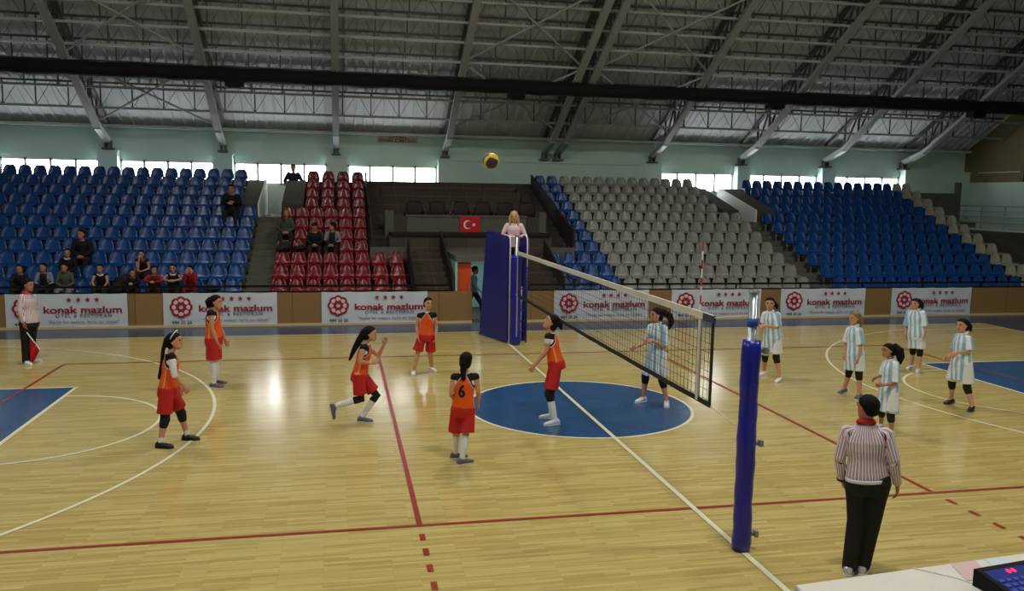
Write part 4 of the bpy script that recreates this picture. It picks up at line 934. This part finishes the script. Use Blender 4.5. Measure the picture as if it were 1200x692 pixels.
'S': ((-9.627, 4.641, 0), 1.66, [(0.02, 0.007, 1.524), (-0.014, -0.005, 1.378), (0.057, 0.125, 1.27), (-0.078, -0.079, 1.296), (0.077, 0.153, 1.013), (-0.096, -0.159, 1.052), (0.113, 0.112, 0.827), (-0.042, -0.172, 0.827), (0.129, 0.096, 0.737), (-0.02, -0.176, 0.731), (0.04, 0.069, 0.801), (-0.048, -0.071, 0.822), (-0.007, 0.081, 0.388), (-0.054, -0.072, 0.417), (-0.031, 0.102, 0.083), (-0.067, -0.084, 0.083), (-0.095, 0.079, 0), (-0.118, -0.038, 0), (0.142, 0.166, 0), (0.07, -0.207, 0)], []),
}
JOINTS = ['head', 'neck']+[p+q for p in ('sh', 'el', 'wr', 'ha', 'hip', 'kn', 'an', 'he', 'to') for q in 'LR']
OR = dict(top='jersey', pat='orange', c1=(232, 92, 28), bottom='shorts', bm=M_REDS, group=None, curl=.5)
BL = dict(top='shirt', pat='stripes', c1=(146, 190, 222), c2=(236, 240, 244), bottom='shorts', bm=M_WHITEC, slen=.84, pads=1, collar=M_WHITEC)
def P(k, **kw):
    b, h, pts, tail = FIG[k]; J = dict(zip(JOINTS, pts))
    if tail: J['pony'] = tail
    person(k, b, h, J, dict(kw))
P('A', **OR, fb=88, fh=92, look=.12, pads=1, slen=.8, socks=.3, shoe=M_BLKSH, sole=M_BLKSH, undersleeve=1.0, hairstyle='band', label='person walking with long braid, in orange jersey, red shorts and black knee pads')
P('B', **OR, fb=84, fh=86, socks=.98, shoe=M_GREYSH, fat=1.12, slen=.9, label='person in orange jersey, red shorts and high white socks, standing still before the second banner')
P('C', **OR, fb=88, fh=92, pads=1, slen=.8, socks=.72, shoe=M_GREYSH, label='person running with flying dark hair, in orange jersey, red shorts and black knee pads')
P('D', **OR, fb=22, fh=30, slen=.8, flare=1.08, label='person in orange jersey facing the camera, bare shins, standing beside the third banner')
P('E', **OR, fb=166, fh=168, socks=.95, shoe=M_GREYSH, number='6', slen=.86, flare=1.06, label='person seen from behind in orange jersey with number 6 and high white socks')
P('F', **OR, fb=-86, fh=-88, look=.5, pads=1, slen=.84, socks=.9, shoe=M_WHSH, undersleeve=.6, label='person looking up with arms low, in orange jersey and red shorts, inside the blue circle')
P('G', **BL, fb=-62, fh=-74, hem=.86, shoe=M_WHSH, label='person in striped white and blue shirt behind the net in the blue circle')
P('H', **BL, fb=-48, fh=-22, hem=.74, shoe=M_WHSH, label='person in striped white and blue shirt just right of the near net post, hands together')
P('I', **BL, fb=-68, fh=-76, hem=.84, shoe=M_GREYSH, hair=M_HAIRL, label='person with light brown hair in striped shirt, arms hanging, below the sixth banner')
P('J', **BL, fb=-72, fh=-84, hem=.9, shoe=M_WHSH, skin=M_SKIND, label='person with thick dark ponytail in striped white and blue shirt, directly behind the near referee')
P('K', **BL, fb=-36, fh=-52, hem=.84, shoe=M_WHSH, label='person in striped white and blue shirt standing before the last banner, arms at the sides')
P('L', **BL, fb=-64, fh=-70, hem=.76, shoe=M_BLKSH, sole=M_GREYSH, label='person in striped shirt and black shoes, in front of the right blue key')
P('R', hk=.132, fb=176, fh=-158, hairstyle='short', top='long', pat='ref', bottom='trousers', bm=M_BLACKC, belt=1, collar=M_REDC, shoe=M_SILV, skin=M_SKIND, fat=1.08, watch=1, vox=.0065, cvox=.0065, tw=1.12, label='person from behind in striped red and white shirt and black trousers, beside the table')
P('S', hk=.138, fb=58, fh=82, hairstyle='short', top='long', pat='ref', bottom='trousers', bm=M_BLACKC, collar=M_REDC, shoe=M_WHSH, tw=1.05, skin=M_SKIND, label='person in striped shirt and black trousers holding a red flag before the first banner')

def pose(h, a, seated=False, lean=.1, arms='down', head=0, pan=.29, spread=.1, step=0, tilt=0):
    """Joints of a figure of height h facing direction angle a, in metres; base is the ground point under the hips."""
    s = h/1.7; f = direc(a) if not isinstance(a, (tuple, list)) else np.array(a, float); l = np.cross(UP, f); J = {}
    hz = (pan+.15*s) if seated else .90*s
    for sd, g in (('L', 1), ('R', -1)):
        J['hip'+sd] = UP*hz+l*g*.095*s
        if seated:
            J['kn'+sd] = UP*(hz+.02)+f*.42*s+l*g*(spread+.06)*s
            J['an'+sd] = UP*.085*s+f*(.42*s+.02)+l*g*(spread+.04)*s
        else:
            J['kn'+sd] = UP*.48*s+f*(.05*s+g*step*.22)+l*g*.095*s; J['an'+sd] = UP*.085*s+f*g*step*.32+l*g*.1*s
        J['he'+sd] = J['an'+sd]*1-UP*.085*s-f*.065*s; J['to'+sd] = J['he'+sd]+f*.255*s
    tu = unit(UP*math.cos(lean)+f*math.sin(lean)+l*tilt); hm = UP*hz
    nk = hm+tu*.53*s; J['neck'] = nk; J['head'] = nk+unit(tu*.4+UP*.6)*.165*s+f*.03*s
    for sd, g in (('L', 1), ('R', -1)):
        sh = hm+tu*.475*s+l*g*.165*s; J['sh'+sd] = sh; kn = J['kn'+sd]
        if arms == 'lap': el = sh-UP*.25*s+f*.05*s+l*g*.07*s; wr = hm+f*.25*s+UP*.10*s+l*g*.05*s; ha = wr+f*.03*s-l*g*.08*s-UP*.03*s
        elif arms == 'knees': el = sh-UP*.2*s+f*.14*s+l*g*.05*s; wr = kn-f*.08*s+UP*.09*s-l*g*.02*s; ha = wr+f*.12*s-UP*.04*s
        elif arms == 'chin':
            if sd == 'R': el = hm+f*.33*s+UP*.14*s-l*.10*s; wr = J['head']+f*.10*s-UP*.15*s-l*.05*s; ha = wr+UP*.1*s
            else: el = sh-UP*.25*s+f*.06*s+l*.06*s; wr = hm+f*.28*s+UP*.12*s; ha = wr-l*.1*s
        elif arms == 'face': el = hm+f*.3*s+UP*.2*s+l*g*.16*s; wr = J['head']+f*.11*s-UP*.12*s+l*g*.07*s; ha = wr+UP*.1*s
        elif arms == 'fold': el = sh-UP*.22*s+f*.12*s+l*g*.09*s; wr = el*.3+(hm+tu*.3*s+f*.3*s)*.7+UP*(.02*g); ha = wr-l*g*.1*s
        elif arms == 'rail': el = sh-UP*.12*s+f*.2*s+l*g*.1*s; wr = sh-UP*.16*s+f*.36*s-l*g*.12*s; ha = wr-l*g*.1*s
        elif arms == 'wide': el = sh-UP*.24*s+l*g*.13*s-f*.02*s; wr = sh-UP*.36*s+l*g*.1*s+f*.18*s; ha = wr+f*.1*s-UP*.02*s
        elif arms == 'swing': el = sh-UP*.27*s-f*g*.08+l*g*.04*s; wr = el-UP*.2*s+f*(.12*s-g*.08); ha = wr-UP*.06*s+f*.05*s
        else: el = sh-UP*.29*s+l*g*.04*s; wr = el-UP*.24*s+f*.05*s; ha = wr-UP*.09*s+f*.02*s
        J['el'+sd], J['wr'+sd], J['ha'+sd] = el, wr, ha
    return J
SP = dict(vox=.0085, cvox=.011, skin=M_SKIND, curl=.6)
M_OLIVE = mat('olive_grey_fabric', (92, 96, 80), .85); M_JEAN = mat('dark_navy_fabric', (26, 28, 40), .85); M_LTROU = mat('light_grey_trousers', (140, 140, 156), .85); M_DRED = mat('dark_red_fabric', (120, 18, 26), .8)
def sit(x, k, h, label, arms='lap', lean=.2, a=(0, -1, 0), fh=None, c1=(20, 20, 26), c2=(200, 200, 204), pat=None, top='long', bm=M_JEAN, dy=-.09, **kw):
    J = pose(h, a, True, lean, arms, tilt=kw.pop('tilt', 0))
    o = dict(SP); o.update(kw); person('s', (x, 9.57+.75*k+dy, tread(k)), h, J, dict(o, fb=a, fh=fh if fh is not None else a, c1=c1, c2=c2, pat=pat, top=top, bottom=kw.get('bottom', 'trousers'), bm=bm, shoe=kw.get('shoe', M_BLKSH), label=label, group=None))
sit(-11.36, 0, 1.36, 'seated person in black at the rail, straight above the line judge', arms='knees', lean=.3, fh=30, hairstyle='tied', skin=M_SKIND)
sit(-10.84, 0, 1.40, 'seated person in navy jacket with white shoulder stripes at the rail', arms='lap', lean=.2, c1=(18, 20, 34), c2=(120, 130, 136), pat='yoke', hairstyle='short', fh=-5)
sit(-10.36, 0, 1.40, 'seated person in olive grey hooded top and light trousers at the rail', arms='lap', lean=.25, c1=(74, 80, 66), bm=M_LTROU, hood=1, hairstyle='short')
sit(-9.55, 0, 1.38, 'seated person in black sleeveless top with white trim at the rail', arms='knees', lean=.3, top='jersey', pat='trim', c1=(16, 16, 22), hairstyle='short')
sit(-8.8, 0, 1.22, 'seated child in black hunched low over the rail with head on arms', arms='rail', lean=.5, c1=(20, 18, 20), fh=40, hairstyle='short')
sit(-8.75, 1, 1.36, 'seated person in black top resting chin on one hand, second row above the rail', arms='chin', lean=.28, top='jersey', pat='trim', c1=(16, 16, 20), c2=(150, 40, 50), fh=10)
sit(-8.31, 0, 1.30, 'seated child in dark red and black top beside the hunched child', arms='rail', lean=.35, c1=(70, 24, 30), c2=(150, 30, 40), pat='yoke', fh=45)
sit(-7.87, 0, 1.36, 'seated person in black top with folded forearms at the rail', arms='rail', lean=.25, top='jersey', pat='trim', c1=(20, 20, 26), fh=15, hairstyle='short')
sit(-7.46, 0, 1.34, 'seated person in red jacket with both hands at the face', arms='face', lean=.38, c1=(140, 24, 34), bm=M_DRED, fh=-10, hairstyle='short')
sit(-10.38, 2, 1.66, 'large seated adult in a dark coat, three rows above the rail', arms='lap', lean=.1, top='coat', c1=(16, 15, 17), bm=M_BLACKC, fh=-8, hairstyle='tied')
sit(-10.52, 1, 1.40, 'seated person in black jersey with white collar in front of the large adult', arms='lap', lean=.12, pat='trim', c1=(18, 18, 24), fh=25, hairstyle='short')
sit(-6.98, 6, 1.74, 'lone seated adult in dark clothes with folded arms, high beside the stairs', arms='fold', lean=.02, top='coat', c1=(18, 16, 18), bm=M_BLACKC, hairstyle='short')
sit(-5.3, 4, 1.64, 'seated person with long brown hair and grey top on the red seats, edge of stairs', arms='lap', lean=.1, c1=(66, 72, 66), fh=50, hairstyle='long', hair=mat('brown_hair', (58, 36, 24), .5))
sit(-4.47, 3, 1.50, 'seated person in black with lowered head on the red seats', arms='lap', lean=.22, c1=(18, 18, 26), fh=-8, look=-.5, hairstyle='short', bm=M_BLACKC)
sit(-4.02, 3, 1.52, 'seated person in navy vest and pale sleeves on the red seats, looking sideways', arms='lap', lean=.12, tilt=.1, c1=(20, 22, 32), c2=(126, 122, 130), pat='yoke', fh=-70, hairstyle='short', bm=M_BLACKC)
# coats left on seats
def heap(pts, m, loc, lab, cat='coat'):
    g = Geo()
    for c, r in pts: g.ell(c, np.eye(3), r, 16, 10)
    me = voxel(g, 'folded_coat', m, .018, 3); o = link('folded_coat', me, None, loc); tag(o, lab, cat, None)
heap([((0, 0, .42), (.22, .17, .13)), ((.02, .1, .56), (.2, .1, .15)), ((-.08, -.12, .34), (.14, .1, .1)), ((.1, .13, .68), (.1, .06, .08))], M_BLACKC, (-9.13, 9.5, .53), 'heap of black coats piled on a blue seat at the rail')
heap([((0, 0, .40), (.2, .17, .1)), ((.08, .06, .46), (.14, .12, .1)), ((-.1, -.1, .36), (.12, .1, .08))], M_JEAN, (-5.33, 9.53+.75*3, tread(3)+.04), 'dark coat lying on a red seat below the long-haired spectator')
heap([((0, 0, .37), (.2, .15, .07)), ((.06, -.06, .4), (.12, .1, .08))], M_BLACKC, (-4.9, 9.53+.75*3, tread(3)+.03), 'small dark coat lying on a red seat beside the lowered-head spectator')
heap([((0, -.02, .37), (.2, .16, .07)), ((-.06, .04, .4), (.12, .12, .07))], M_BLACKC, (-6.95, 9.53, .51), 'flat black coat on a blue seat near the stairs end of the rail')
# referee on the stand, person in the doorway, person at the window
J = pose(1.66, 0, False, .14, 'down'); s = 1.66/1.7
f, l = direc(4), np.cross(UP, direc(4))
for sd, gg in (('L', 1), ('R', -1)):
    sh = J['sh'+sd]; J['el'+sd] = sh-UP*.24*s+l*gg*.11*s+f*.02; J['wr'+sd] = sh-UP*.245*s+f*.2*s-l*gg*.02*s; J['ha'+sd] = J['wr'+sd]+f*.04-l*gg*.08+UP*.02
person('w', (.19, 6.28, 1.34), 1.66, J, dict(fb=4, fh=0, look=-.15, hairstyle='long', hair=M_HAIRB, top='long', c1=(226, 196, 204), c2=(236, 226, 228), pat='trim', bottom='trousers', bm=M_BLACKC, shoe=M_BLKSH, collar=M_WHITEC, label='blonde person in pale pink shirt standing on top of the referee stand'))
J = pose(1.42, 78, False, .06, 'swing', step=.8)
person('b', (-.2, 9.75, .0), 1.42, J, dict(SP, fb=78, fh=88, hairstyle='short', top='long', c1=(92, 138, 166), bottom='trousers', bm=M_BLACKC, shoe=M_BLKSH, tw=1.05, label='person in blue top and black trousers walking in the low doorway'))
J = pose(1.74, (0, -1, 0), False, .03, 'wide')
person('c', (-5.36, 18.05, 2.58), 1.74, J, dict(SP, fb=(0, -1, 0), fh=(0, -1, 0), hairstyle='short', top='coat', c1=(34, 30, 44), bottom='trousers', bm=M_BLACKC, shoe=M_BLKSH, label='person in dark top standing before the bright windows behind the red seats'))

# ------------------------------------------------------------------ camera, light, colour
Q = (975.4477, .205431782, -.119390851, .0165022734)
cy, sy, cp, sp, cr, sr = math.cos(Q[1]), math.sin(Q[1]), math.cos(Q[2]), math.sin(Q[2]), math.cos(Q[3]), math.sin(Q[3])
F = np.array((sy*cp, cy*cp, sp)); r0 = np.array((cy, -sy, 0)); u0 = np.cross(r0, F); r = cr*r0+sr*u0; u = -sr*r0+cr*u0
cam = bpy.data.cameras.new('camera'); co = bpy.data.objects.new('camera', cam); COL.objects.link(co)
co.matrix_world = Matrix(((r[0], u[0], -F[0], CAM[0]), (r[1], u[1], -F[1], CAM[1]), (r[2], u[2], -F[2], CAM[2]), (0, 0, 0, 1)))
cam.sensor_width = 36; cam.lens = Q[0]*36/1200; cam.clip_end = 200; sc.camera = co
def area(name, loc, rot, sx, sy_, power, col=(1, 1, 1)):
    l = bpy.data.lights.new(name, 'AREA'); l.shape = 'RECTANGLE'; l.size = sx; l.size_y = sy_; l.energy = power; l.color = col
    o = bpy.data.objects.new(name, l); COL.objects.link(o); o.location = loc; o.rotation_euler = rot; return o
area('window_daylight', (0, -18.2, 7.2), (math.radians(88), 0, 0), 38, 2.6, 6600, (.96, .98, 1))
for x in (-9, 0, 9):
    for y in (-7, 3): area('hall_lamp', (x, y, 10.2), (0, 0, 0), 1.1, .5, 330, (1, .97, .9))
area('passage_lamp', (.15, 10.6, 1.6), (0, 0, 0), 1.0, .8, 14, (.95, 1, 1))
w = bpy.data.worlds.new('daylight'); sc.world = w; w.use_nodes = True
w.node_tree.nodes['Background'].inputs[0].default_value = (.9, .95, 1, 1); w.node_tree.nodes['Background'].inputs[1].default_value = .6
sc.view_settings.view_transform = 'Standard'; sc.view_settings.look = 'None'; sc.view_settings.gamma = 1; sc.view_settings.exposure = 0
sc.view_settings.use_curve_mapping = False
sc.cycles.max_bounces = 8; sc.cycles.diffuse_bounces = 4; sc.cycles.use_denoising = True
